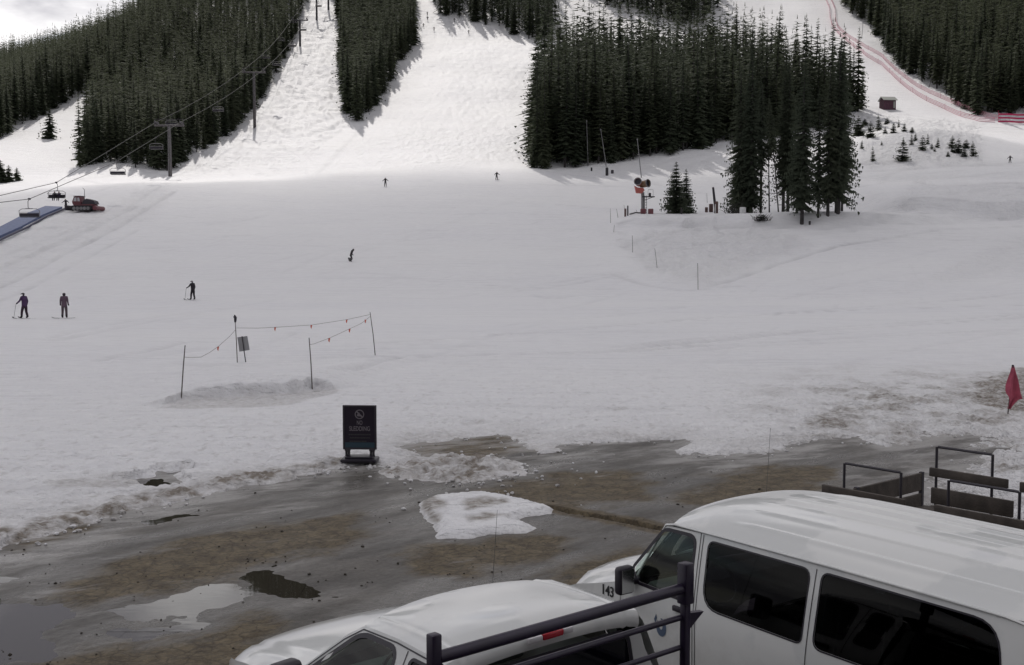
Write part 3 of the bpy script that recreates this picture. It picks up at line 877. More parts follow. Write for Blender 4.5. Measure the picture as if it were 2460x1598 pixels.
# ---- the cloud that shades the foot of the hill
def make_cloud():
    bm = bmesh.new()
    bmesh.ops.create_icosphere(bm, subdivisions=5, radius=1.0)
    for v in bm.verts:
        n = v.co.normalized()
        k = 1 + 0.10 * mnoise.noise(n * 2.2) + 0.06 * mnoise.noise(n * 5.0) + 0.03 * mnoise.noise(n * 11.0)
        v.co = Vector((n.x * 430 * k, n.y * 172 * k, n.z * 34 * k))
    for f in bm.faces: f.smooth = True
    me = bpy.data.meshes.new('cloud'); bm.to_mesh(me); bm.free()
    m = bpy.data.materials.new('cloud_vapour'); m.use_nodes = True
    nt = m.node_tree; nt.nodes.clear()
    o = nt.nodes.new('ShaderNodeOutputMaterial')
    v = nt.nodes.new('ShaderNodeVolumePrincipled')
    v.inputs['Color'].default_value = (0.98, 0.98, 1.0, 1)
    v.inputs['Density'].default_value = 0.045
    v.inputs['Anisotropy'].default_value = 0.2
    nt.links.new(v.outputs['Volume'], o.inputs['Volume'])
    me.materials.append(m)
    ob = bpy.data.objects.new('cloud', me)
    COL.objects.link(ob)
    Hc = 430.0
    k = (Hc - 12.0) / Lv.z
    ob.location = (104 + k * Lv.x, 70 + k * Lv.y, Hc)
    ob.rotation_euler = (0, 0, rad(13))
    return struct(ob, 'stuff')
make_cloud()

# ---- broken ice and gravel strewn along the melting edge
def strew():
    r = random.Random(17)
    bm = bmesh.new(); bmesh.ops.create_icosphere(bm, subdivisions=1, radius=1.0)
    v0 = np.array([v.co[:] for v in bm.verts]); f0 = np.array([[v.index for v in f.verts] for f in bm.faces]); bm.free()
    for nm, lab, count, smin, smax, m in (('ice_chunks', 'small dirty ice lumps strewn along the melting snow edge and round the rubble heap', 520, .012, .042, M_snow),
                                         ('gravel', 'loose dark gravel and grit scattered over the wet lot', 420, .006, .016, mat('grit', (.05, .042, .034), .9))):
        VV, FF = [], []
        off = 0; k = 0
        while k < count:
            if nm == 'ice_chunks':
                q = r.random()
                if q < .45:
                    i = r.randrange(len(WINDROW) - 1); t = r.random()
                    x = WINDROW[i][0] * (1 - t) + WINDROW[i + 1][0] * t; y = WINDROW[i][1] * (1 - t) + WINDROW[i + 1][1] * t
                    x += r.gauss(0.08, .25); y += r.gauss(-.15, .25)
                elif q < .75:
                    x = PILE.x + r.gauss(.2, 1.1); y = PILE.y + r.gauss(-.5, 1.1)
                else:
                    i = r.randrange(12, len(LOT_EDGE) - 2); t = r.random(); a, b = LOT[i], LOT[i + 1]
                    x = a[0] * (1 - t) + b[0] * t + r.gauss(0, .25); y = a[1] * (1 - t) + b[1] * t + r.gauss(-.2, .3)
            else:
                p = at_z(r.uniform(-60, 2100), r.uniform(1130, 1598)); x, y = p.x, p.y
                if perlin(np.array([x / .8]), np.array([y / .8]), 95)[0] < .15: continue
            k += 1
            s = r.uniform(smin, smax) * (1 if r.random() < .85 else 1.7)
            z = float(lot_height(np.array([x]), np.array([y]))[0]) if nm == 'gravel' or in_lot(x, y) else None
            if z is None: continue
            a = r.uniform(0, 6.28)
            P = v0 * np.array([s * r.uniform(.7, 1.4), s * r.uniform(.7, 1.4), s * r.uniform(.5, .9)]) * (1 + .22 * np.array([[r.uniform(-1, 1)] for _ in v0]))
            ca, sa = math.cos(a), math.sin(a)
            Q = np.stack([P[:, 0] * ca - P[:, 1] * sa + x, P[:, 0] * sa + P[:, 1] * ca + y, P[:, 2] + z + s * .35], 1)
            VV.append(Q); FF.append(f0 + off); off += len(Q)
        n = off
        o = np_mesh(nm, np.concatenate(VV), np.concatenate(FF), m, {'dirt_shade': np.repeat([r.uniform(0, .55) for _ in VV], len(v0))}, smooth_all=False)
        struct(o, 'stuff', lab)
def in_lot(x, y): return bool(inside(np.array([x]), np.array([y]), LOT)[0])
strew()

# ================================================================== TREES
def spruce_arrays(seed, height, radius, base_frac, whorls, per, segs, droop=0.35, gappy=0.0, tint_amp=0.35, twig=True, prof_pow=0.72, wide=1.0, sagk=0.55, twn=1):
    """crown of drooping fronds: returns verts, tri faces, tint per vertex"""
    r = random.Random(seed)
    V, Fc, T = [], [], []
    lean = (r.uniform(-.01, .01), r.uniform(-.01, .01))
    for k in range(whorls):
        t = (k + r.uniform(-.3, .3)) / whorls
        t = min(max(t, 0.0), 0.995)
        z0 = height * (base_frac + (1 - base_frac) * t)
        L0 = radius * ((1 - t) ** prof_pow) * (0.55 + 0.45 * min(1, t * 6 + .35)) + 0.06 * radius
        a0 = r.uniform(0, 6.28)
        for j in range(per):
            if r.random() < gappy * (1 - t): continue
            a = a0 + 6.283 * j / per + r.uniform(-.4, .4)
            L = L0 * r.uniform(0.62, 1.18)
            z = z0 + r.uniform(-.3, .3) * height / whorls
            ca, sa = math.cos(a), math.sin(a)
            tint = r.uniform(0, tint_amp)
            d = droop * (0.5 + 0.9 * (1 - t)) * r.uniform(.7, 1.3)
            w = L * r.uniform(.26, .40) * wide
            px_, py_ = -sa, ca
            prev = None
            for i in range(segs + 1):
                q = i / segs
                R = L * q
                zz = z - d * L * (q ** 1.4) + 0.16 * L * q * q * (1 if q > .7 else 0)
                wi = w * (math.sin(min(q * 1.15 + .12, 1) * math.pi) ** .8) if i < segs else 0.0
                cx, cy = ca * R + lean[0] * z, sa * R + lean[1] * z
                sag = wi * sagk
                o = len(V)
                jl, jr = r.uniform(.65, 1.35), r.uniform(.65, 1.35)
                V += [(cx, cy, zz), (cx + px_ * wi * jl, cy + py_ * wi * jl, zz - sag * jl), (cx - px_ * wi * jr, cy - py_ * wi * jr, zz - sag * jr)]
                T += [tint, tint + .1, tint + .1]
                if prev is not None:
                    Fc += [(prev, prev + 1, o + 1), (prev, o + 1, o), (prev, o, o + 2), (prev, o + 2, prev + 2)]
                    if twig and q > .2:
                        for _t in range(twn):
                            h = L * r.uniform(.14, .32) * (1.1 - .4 * q)
                            b = len(V)
                            off = r.uniform(-.7, .7) * w
                            tw = .10 * L / twn ** .8
                            rr = r.uniform(-.5, .5) * L / segs
                            V += [(cx + px_ * off + ca * (rr - tw), cy + py_ * off + sa * (rr - tw), zz - abs(off) * sagk * .6), (cx + px_ * off + ca * (rr + tw), cy + py_ * off + sa * (rr + tw), zz - abs(off) * sagk * .6), (cx + px_ * off * 1.2 + ca * rr, cy + py_ * off * 1.2 + sa * rr, zz - h)]
                            T += [tint, tint, tint]
                            Fc.append((b, b + 1, b + 2))
                prev = o
    o = len(V)                                       # leader
    V += [(lean[0] * height - .04 * radius, lean[1] * height, height * .95), (lean[0] * height + .04 * radius, lean[1] * height, height * .95), (lean[0] * height, lean[1] * height, height * 1.01)]
    T += [0.1] * 3
    Fc.append((o, o + 1, o + 2))
    return np.array(V, np.float32), np.array(Fc, np.int32), np.array(T, np.float32)

def trunk_mb(height, r0, stubs=0, seed=0, top=0.93, n=7):
    m = MB()
    m.tube([(0, 0, -1.2), (0, 0, 0), (0, 0, height * .35), (0, 0, height * .7), (0, 0, height * top)], [r0 * 1.25, r0 * 1.1, r0 * .8, r0 * .45, r0 * .1], n)
    r = random.Random(seed)
    for i in range(stubs):
        z = r.uniform(.06, .32) * height; a = r.uniform(0, 6.28); L = r.uniform(.5, 1.6)
        m.tube([(0, 0, z), (math.cos(a) * L * .6, math.sin(a) * L * .6, z - .05), (math.cos(a) * L, math.sin(a) * L, z - L * .25)], [.05, .035, .012], 4)
    return m

def make_tree(name, label, cat, group, seed, height, radius, base_frac, whorls, per, segs, r0, needle, stubs=0, **kw):
    t = thing(name, label, cat, group=group)
    tr = trunk_mb(height, r0, stubs, seed).build('trunk', M_bark, t, smooth_angle=60)
    v, f, ti = spruce_arrays(seed, height, radius, base_frac, whorls, per, segs, **kw)
    c = np_mesh('crown', v, f, needle, {'tint': ti}, smooth_all=False)
    c.parent = t
    return t

def copy_tree(o, parent=None):
    c = o.copy(); COL.objects.link(c)
    if parent is not None: c.parent = parent
    for ch in list(o.children): copy_tree(ch, c)
    return c

rng = random.Random(7)
# ---- forest stands: outlines of where the trunks stand, as seen over the slope
STANDS = {
 'ridge': [(-320, 352), (0, 336), (45, 306), (90, 285), (135, 264), (180, 236), (219, 214), (224, 300), (204, 360), (186, 404), (235, 398), (285, 388), (310, 402), (395, 416), (430, 400), (470, 372), (510, 347), (570, 310), (612, 256), (640, 215), (672, 165), (706, 98), (742, 0), (790, -160), (850, -300), (-400, -420)],
 'island': [(850, -260), (806, 0), (815, 100), (818, 200), (828, 268), (855, 297), (890, 269), (925, 224), (950, 180), (953, 150), (976, 138), (999, 118), (1000, 20), (985, -20), (1020, -260)],
 'upper': [(1100, -260), (1042, -10), (1046, 24), (1058, 43), (1112, 44), (1182, 67), (1240, 86), (1300, 102), (1335, 96), (1332, 0), (1375, -25), (1480, 22), (1545, 48), (1620, 62), (1690, 66), (1725, 20), (1690, -260)],
 'block': [(1288, 240), (1281, 330), (1279, 398), (1300, 408), (1380, 404), (1480, 397), (1560, 386), (1650, 366), (1740, 346), (1850, 332), (1960, 312), (2050, 276), (2074, 262), (2000, 252), (1900, 228), (1800, 190), (1700, 178), (1560, 178), (1450, 172), (1380, 178), (1320, 215)],
 'fenceline': [(2030, -260), (2000, -40), (2040, 38), (2090, 66), (2118, 108), (2176, 173), (2236, 213), (2306, 258), (2350, 280), (2460, 276), (2620, 282), (3100, 300), (3100, -300)],
 'edge': [(-260, 432), (0, 424), (22, 440), (-40, 448), (-260, 455)],
}
Xs, Ys = [], []
spots = []                                                 # X, Y, stand, height
gx = np.arange(-560, 560, 1.0)
def sample(stand, poly, step, y0, y1, x0, x1, hmin, hmax):
    Y = y0
    row = 0
    while Y < y1:
        st = step * (1 + max(0, Y - 320) / 900)
        X = np.arange(x0, x1, st) + (row % 2) * st * .5
        X = X + np.array([rng.uniform(-.38, .38) * st for _ in X])
        YY = Y + np.array([rng.uniform(-.38, .38) * st for _ in X])
        zz = terrain(X, YY)
        px, py = proj(X, YY, zz)
        ok = inside(px, py, poly)
        for a, b in zip(X[ok], YY[ok]):
            spots.append([a, b, stand, rng.uniform(hmin, hmax)])
        Y += st * .9
        row += 1
sample('ridge', STANDS['ridge'], 2.9, 215, 760, -440, 40, 12, 19)
sample('island', STANDS['island'], 2.9, 290, 640, -120, 10, 14, 20)
sample('upper', STANDS['upper'], 3.4, 380, 640, -60, 150, 15, 21)
sample('block', STANDS['block'], 3.2, 235, 420, 0, 150, 19, 27)
sample('fenceline', STANDS['fenceline'], 3.4, 300, 640, 90, 330, 17, 25)
sample('edge', STANDS['edge'], 4.0, 215, 260, -190, -90, 6, 11)
S_X = np.array([s[0] for s in spots]); S_Y = np.array([s[1] for s in spots]); S_H = np.array([s[3] for s in spots])
S_K = [s[2] for s in spots]
S_Z = terrain(S_X, S_Y)
# shorter trees along the open slopes now and then
for i in range(len(spots)):
    S_H[i] *= rng.uniform(.80, 1.12)
    if rng.random() < .16: S_H[i] *= rng.uniform(.45, .75)
# which trees show: near to far over a coarse picture
b_px, b_py = proj(S_X, S_Y, S_Z)
t_px, t_py = proj(S_X, S_Y, S_Z + S_H)
order = np.argsort(S_Y)
occ = np.zeros((166, 256), bool)                           # about 9.6 px cells of the 2460 x 1598 frame
vis = np.zeros(len(spots))
for i in order:
    h = (b_py[i] - t_py[i]) / 9.62
    if h <= 0: continue
    w = h * 0.15
    for yy in range(int(t_py[i] / 9.62), int(b_py[i] / 9.62) + 1):
        if not 0 <= yy < 166: continue
        q = (yy - t_py[i] / 9.62) / max(h, 1e-3)
        ww = w * min(max(q, .1), 1)
        for xx in range(int(b_px[i] / 9.61 - ww), int(b_px[i] / 9.61 + ww) + 1):
            if 0 <= xx < 256 and not occ[yy, xx]:
                vis[i] += 1
                occ[yy, xx] = True
N_SOLO = 275
solo = set(np.argsort(-vis)[:N_SOLO].tolist())
solo = set(i for i in solo if vis[i] > 0)

KIND = {
 'ridge': ('dark green spruce in the wood that climbs to the skyline ridge behind the chairlift', 'spruces of the ridge wood'),
 'island': ('slender dark spruce in the narrow wood between the mogul run and the wide groomed run', 'spruces of the narrow wood'),
 'upper': ('dark spruce in the wood above the wide groomed run', 'spruces above the groomed run'),
 'block': ('tall nearly black spruce in the dense stand behind the fan snow gun', 'spruces of the dense stand'),
 'fenceline': ('tall dark spruce in the wood beyond the red safety fences', 'spruces beyond the red fences'),
 'edge': ('small dark spruce at the frame edge below the far white run', 'small spruces below the far run'),
}
solo_arch = [make_tree('spruce_tree', 'spruce', 'tree', None, 100 + i, 22.0, (2.5, 2.1, 2.9, 2.3)[i], (.06, .10, .04, .12)[i], 34, 6, 2, 0.22, M_needle, droop=.45, twig=(i % 2 == 0)) for i in range(4)]
used_arch = [False] * 4
for n_, i in enumerate(sorted(solo)):
    a = n_ % 4
    o = solo_arch[a] if not used_arch[a] else copy_tree(solo_arch[a])
    used_arch[a] = True
    s = S_H[i] / 22.0
    o.location = (S_X[i], S_Y[i], S_Z[i])
    o.scale = (s * rng.uniform(.9, 1.15),) * 2 + (s,)
    o.rotation_euler = (rng.uniform(-.03, .03), rng.uniform(-.03, .03), rng.uniform(0, 6.28))
    o['label'], o['group'] = KIND[S_K[i]]

# the rest of each wood reads as one mass
far_arch = []
for i in range(5):
    v, f, ti = spruce_arrays(200 + i, 1.0, (.160, .180, .145, .190, .165)[i], .04, 13, 5, 1, droop=.5, twig=False, tint_amp=.3, prof_pow=.6)
    tm = MB().tube([(0, 0, -.05), (0, 0, .72)], [.010, .002], 4, cap=False)
    tv = np.array(tm.v, np.float32); tf = np.array(tm.f, np.int32)
    tf = np.concatenate([tf[:, [0, 1, 2]], tf[:, [0, 2, 3]]])
    far_arch.append((np.concatenate([v, tv]), np.concatenate([f, tf + len(v)]), np.concatenate([ti, np.full(len(tv), .2)]), np.concatenate([np.zeros(len(f)), np.ones(len(tf))])))
WOOD_LABEL = {
 'ridge': 'dense dark spruce wood covering the whole slope up to the skyline behind the chairlift',
 'island': 'crowded spruces filling the narrow wood between mogul run and groomed run',
 'upper': 'shaded spruce wood above the wide groomed run',
 'block': 'crowded inner spruces of the dense stand behind the fan snow gun',
 'fenceline': 'dark spruce wood filling the slope beyond the red safety fences',
}
for st, lab in WOOD_LABEL.items():
    VV, FF, TT, MM = [], [], [], []
    off = 0
    for i in range(len(spots)):
        if S_K[i] != st or i in solo: continue
        v, f, ti, mi = far_arch[rng.randrange(5)]
        a = rng.uniform(0, 6.28); ca, sa = math.cos(a), math.sin(a)
        h = S_H[i]; w = h * rng.uniform(.85, 1.25)
        P = np.empty_like(v)
        P[:, 0] = (v[:, 0] * ca - v[:, 1] * sa) * w + S_X[i]
        P[:, 1] = (v[:, 0] * sa + v[:, 1] * ca) * w + S_Y[i]
        P[:, 2] = v[:, 2] * h + S_Z[i]
        VV.append(P); FF.append(f + off); TT.append(ti * .6 + rng.uniform(.05, .6)); MM.append(mi)
        off += len(v)
    if VV:
        o = np_mesh('spruce_wood', np.concatenate(VV), np.concatenate(FF), [M_needle, M_bark], {'tint': np.concatenate(TT)}, smooth_all=False, matidx=np.concatenate(MM))
        struct(o, 'stuff', lab)
        o['category'] = 'wood'

# ---- the grove in front: each spruce on its own
GROVE = [  # base px, base py, top py, radius, first branches, trunk radius, seed, gappy, lean x, label
 (1776, 520, 150, 2.6, .05, .34, 11, .15, 0, 'thick trunked spruce at the grove side toward the brown hydrant post, its low boughs hanging'),
 (1790, 517, 205, 2.3, .03, .22, 12, .10, 0, 'full dark spruce close beside the thick trunk at the grove corner'),
 (1803, 522, 118, 2.7, .06, .30, 13, .10, 0, 'tall dense spruce rising over the brush pile in the grove'),
 (1827, 514, 190, 1.9, .34, .22, 14, .20, 0, 'spruce just behind the two thin bare stems in the grove'),
 (1848, 517, 230, 1.3, .50, .11, 15, .45, -8, 'thin upright spruce with a bare lower stem standing in the snowy gap'),
 (1870, 526, 235, 1.2, .55, .10, 16, .50, -28, 'thin leaning spruce with a bare lower stem in the snowy gap'),
 (1881, 520, 160, 2.0, .28, .24, 17, .20, 0, 'dark spruce bordering the snowy gap of the grove'),
 (1892, 520, 128, 2.5, .15, .24, 18, .15, 0, 'tall spruce with clustered stems in the middle of the grove'),
 (1914, 534, 250, 1.7, .22, .15, 19, .25, 0, 'slim spruce with a bare foot in front of the grove middle'),
 (1926, 541, 145, 2.7, .11, .26, 20, .15, 0, 'foremost tall spruce of the grove with a dark bare foot'),
 (1965, 537, 215, 1.8, .12, .18, 21, .45, 0, 'ragged spruce beside the short stump in the grove'),
 (1988, 536, 120, 2.4, .12, .22, 22, .35, 0, 'tall spruce between the ragged one and the thick pale trunk'),
 (2011, 534, 92, 3.2, .10, .40, 23, .30, 0, 'big spruce with the thick pale purplish trunk and long side boughs'),
 (2022, 528, 132, 2.3, .2, .18, 24, .25, 0, 'outermost tall spruce of the grove on the side of the sapling mound'),
]
for bx, by, ty, R, bf, r0, sd, gp, lx, lab in GROVE:
    p = on_snow(bx, by)
    h = at_d(bx, ty, p.y).z - p.z
    if bf < .3:
        R *= 1.04
    t = make_tree('spruce_tree', lab, 'tree', 'spruces of the front grove', sd, h, R, bf, int(h * 2.5), 8, 4, r0, M_needle_near, stubs=14, gappy=gp + .10, droop=.6, wide=.5, sagk=1.0, twn=3)
    t.location = (p.x, p.y, p.z)
    if lx: t.rotation_euler = (0, math.atan2(lx, by - ty), 0)
# the pair of young firs by the snow gun
for bx, by, ty, R, sd, lab in ((1624, 529, 388, 2.35, 31, 'bushy conical young spruce beside the fan snow gun, the taller of two'),
                               (1648, 522, 405, 1.75, 32, 'shorter conical young spruce pressed against a taller bushy one')):
    p = on_snow(bx, by)
    h = at_d(bx, ty, p.y).z - p.z
    t = make_tree('young_spruce_tree', lab, 'tree', None, sd, h, R, .0, 30, 12, 4, .14, M_needle_near, droop=.22, wide=.45, prof_pow=.85, sagk=.8, twn=2)
    t.location = p
# lone trees
for bx, by, ty, R, sd, lab in ((120, 334, 258, 2.6, 33, 'lone spruce on the far white run casting a rounded shadow'),
                               (1281, 404, 340, 1.3, 34, 'small pointed spruce at the foot of the dense stand beside the groomed run'),
                               (1290, 404, 95, 1.9, 35, 'tall narrow spruce at the corner of the dense stand by the groomed run'),
                               (1308, 406, 120, 2.0, 36, 'second tall narrow spruce at the corner of the dense stand by the groomed run'),
                               (2071, 262, 160, 1.8, 37, 'sparse tall spruce with snow showing through near the small hut'),
                               (2048, 270, 108, 2.0, 38, 'tall spruce behind the grove, next to the sparse one near the hut'),
                               (41, 436, 402, 1.2, 39, 'small spruce at the end of the row below the far white run'),
                               (22, 438, 396, 1.5, 41, 'middle one of three small spruces below the far white run'),
                               (3, 440, 384, 2.0, 42, 'tallest of three small spruces below the far white run, cut by the frame edge'),
                               (192, 402, 222, 1.9, 40, 'tall narrow spruce at the corner of the ridge wood beside the far white run')):
    p = on_snow(bx, by)
    h = at_d(bx, ty, p.y).z - p.z
    t = make_tree('spruce_tree', lab, 'tree', None, sd, h, R, .04, int(18 + h), 6, 2, .16, M_needle, gappy=.2, droop=.45)
    t.location = p

# saplings on the rough mound
SAP = [(2091, 331, 35, 1.2, 'bushy dark sapling nearest the spruce grove on the rough mound'), (2111, 315, 33, .9, None), (2078, 304, 13, .8, None), (2126, 322, 13, .6, None),
       (2146, 320, 23, .9, None), (2131, 299, 14, .8, None), (2172, 317, 20, .7, None), (2159, 306, 18, .4, None), (2191, 318, 11, .5, None),
       (2170, 346, 16, .35, None), (2190, 352, 23, .6, None), (2199, 339, 16, .4, None), (2216, 367, 33, 1.0, 'dark sapling with a smear of shadow halfway along the sapling slope'), (2229, 350, 24, .45, None),
       (2252, 357, 23, .45, None), (2238, 364, 11, .4, None), (2245, 371, 10, .4, None), (2287, 360, 27, .8, None), (2301, 376, 32, 1.1, 'broad dark sapling low on the slope beside the bright run'), (2316, 387, 23, .8, None),
       (2338, 387, 33, .7, 'outermost sapling of the mound against the bright run'), (2321, 360, 20, .9, None), (2287, 373, 9, .5, None), (2277, 387, 12, .4, None),
       (2167, 401, 43, 1.5, 'largest bushy dark sapling standing alone low on the mound'), (2097, 401, 32, .6, 'thin sparse sapling alone beside the largest bushy one'),
       (2070, 361, 20, .4, None), (2063, 327, 44, 1.6, 'pale green bushy young spruce half behind the grove'), (2118, 350, 8, .3, None)]
sap0 = []
for i in range(3):
    t = make_tree('sapling', 'small dark spruce sapling', 'sapling', 'saplings on the rough mound', 300 + i, 4.0, (1.25, 1.1, 1.4)[i], .0, 14, 9, 2, .05, M_needle_near, droop=.2)
    sap0.append([t, False])
for i, (bx, by, hp, R, lab) in enumerate(SAP):
    p = on_snow(bx, by)
    s_, u_ = sap0[i % 3]
    o = copy_tree(s_) if u_ else s_
    sap0[i % 3][1] = True
    h = hp / FPX * p.y
    o.location = p
    o.scale = (R * 1.05, R * 1.05, h * 1.12 / 4.0)
    o.rotation_euler = (0, rng.uniform(-.06, .06), rng.uniform(0, 6.28))
    o['label'] = lab or 'small dark spruce sapling among others on the rough snow mound below the hut'

# ================================================================== VEHICLES
def in_poly1(x, y, poly):
    r = False
    n = len(poly)
    for i in range(n):
        x1, y1 = poly[i]; x2, y2 = poly[(i + 1) % n]
        if (y1 > y) != (y2 > y) and x < (x2 - x1) * (y - y1) / (y2 - y1) + x1: r = not r
    return r

def dist1(x, y, poly):
    d = 1e9
    n = len(poly)
    for i in range(n):
        x1, y1 = poly[i]; x2, y2 = poly[(i + 1) % n]
        dx, dy = x2 - x1, y2 - y1
        t = max(0, min(1, ((x - x1) * dx + (y - y1) * dy) / (dx * dx + dy * dy + 1e-12)))
        d = min(d, math.hypot(x - x1 - t * dx, y - y1 - t * dy))
    return d

def round_poly(poly, r, n=5):
    """corner-rounded outline; r one radius or one per corner"""
    out = []
    k = len(poly)
    for i in range(k):
        p0, p1, p2 = Vector(poly[i - 1]), Vector(poly[i]), Vector(poly[(i + 1) % k])
        rr = r[i] if isinstance(r, (list, tuple)) else r
        if rr <= 0: out.append(tuple(p1)); continue
        a, b = (p0 - p1), (p2 - p1)
        q = min(rr, a.length * .45, b.length * .45)
        a = p1 + a.normalized() * q; b = p1 + b.normalized() * q
        for j in range(n + 1):
            t = j / n
            out.append(tuple(a * (1 - t) ** 2 + p1 * 2 * t * (1 - t) + b * t * t))
    return out

def subdiv_poly(poly, step):
    out = []
    for i in range(len(poly)):
        a, b = Vector(poly[i]), Vector(poly[(i + 1) % len(poly)])
        n = max(1, int((b - a).length / step))
        for j in range(n): out.append(tuple(a + (b - a) * (j / n)))
    return out

def panel(mb, outline, holes, step, fn, mi=0):
    """flat outline with holes, triangulated, mapped by fn(u, v) -> xyz"""
    outline = subdiv_poly(outline, step)
    holes = [subdiv_poly(h, step) for h in holes]
    vs, es = [], []
    for lp in [outline] + holes:
        o = len(vs)
        vs += [Vector(p) for p in lp]
        es += [(o + i, o + (i + 1) % len(lp)) for i in range(len(lp))]
    us = [p[0] for p in outline]; ws = [p[1] for p in outline]
    u = min(us) + step * .5
    while u < max(us):
        w = min(ws) + step * .5
        while w < max(ws):
            if in_poly1(u, w, outline) and not any(in_poly1(u, w, h) for h in holes) and min(dist1(u, w, l) for l in [outline] + holes) > step * .45:
                vs.append(Vector((u, w)))
            w += step
        u += step
    rv, re, rf, *_ = delaunay_2d_cdt(vs, es, [], 0, 1e-6)
    fs = []
    for f in rf:
        cx = sum(rv[i].x for i in f) / 3; cy = sum(rv[i].y for i in f) / 3
        if in_poly1(cx, cy, outline) and not any(in_poly1(cx, cy, h) for h in holes): fs.append(tuple(f))
    mb.add([fn(p.x, p.y) for p in rv], fs, mi)

def ring_strip(mb, poly, w, fn, mi=0):
    """thin seal around an opening"""
    n = len(poly)
    c = Vector((sum(p[0] for p in poly) / n, sum(p[1] for p in poly) / n))
    out = []
    for i in range(n):
        a, b = Vector(poly[i - 1]), Vector(poly[(i + 1) % n])
        t = (b - a).normalized(); nn = Vector((t.y, -t.x))
        if nn.dot(Vector(poly[i]) - c) < 0: nn = -nn
        out.append(tuple(Vector(poly[i]) + nn * w))
    vs = [fn(*p) for p in poly] + [fn(*p) for p in out]
    mb.add(vs, [(i, (i + 1) % n, n + (i + 1) % n, n + i) for i in range(n)], mi)

def wheel(parent, x, y, r=0.37, w=0.24):
    side = 1 if y > 0 else -1
    t = MB()
    def lathe(m, prof, n=28):
        P = []
        for k in range(n + 1):
            a = 2 * math.pi * k / n
            P.append([(x + q[0] * math.cos(a), y + side * q[1], r + q[0] * math.sin(a)) for q in prof])
        m.grid(P)
    lathe(t, [(r * .60, .02), (r * .86, .03), (r * .97, .0), (r, -.04), (r, -w + .04), (r * .95, -w), (r * .6, -w)])
    o = t.build('wheel', M_rubber, parent, smooth_angle=40, weld=1e-4)
    h = MB(); lathe(h, [(0.0, .0), (r * .25, .015), (r * .35, -.02), (r * .56, -.03), (r * .61, .022), (r * .61, -.08)])
    h.build('rim', M_chrome, o, smooth_angle=40, weld=1e-4)
    return o

def text_mesh(txt, size, M, material, name, parent, depth=0.002, squeeze=1.0):
    cu = bpy.data.curves.new(name, 'FONT')
    cu.body = txt; cu.size = size; cu.extrude = depth; cu.align_x = 'CENTER'; cu.align_y = 'CENTER'; cu.offset = size * 0.012
    tmp = bpy.data.objects.new(name + '_outline', cu)
    COL.objects.link(tmp)
    dg = bpy.context.evaluated_depsgraph_get()
    me = bpy.data.meshes.new_from_object(tmp.evaluated_get(dg))
    bpy.data.objects.remove(tmp); bpy.data.curves.remove(cu)
    me.transform(M @ Matrix.Diagonal((squeeze, 1, 1, 1)))
    me.materials.clear(); me.materials.append(material)
    me.name = name
    o = bpy.data.objects.new(name, me)
    COL.objects.link(o); o.parent = parent
    return o

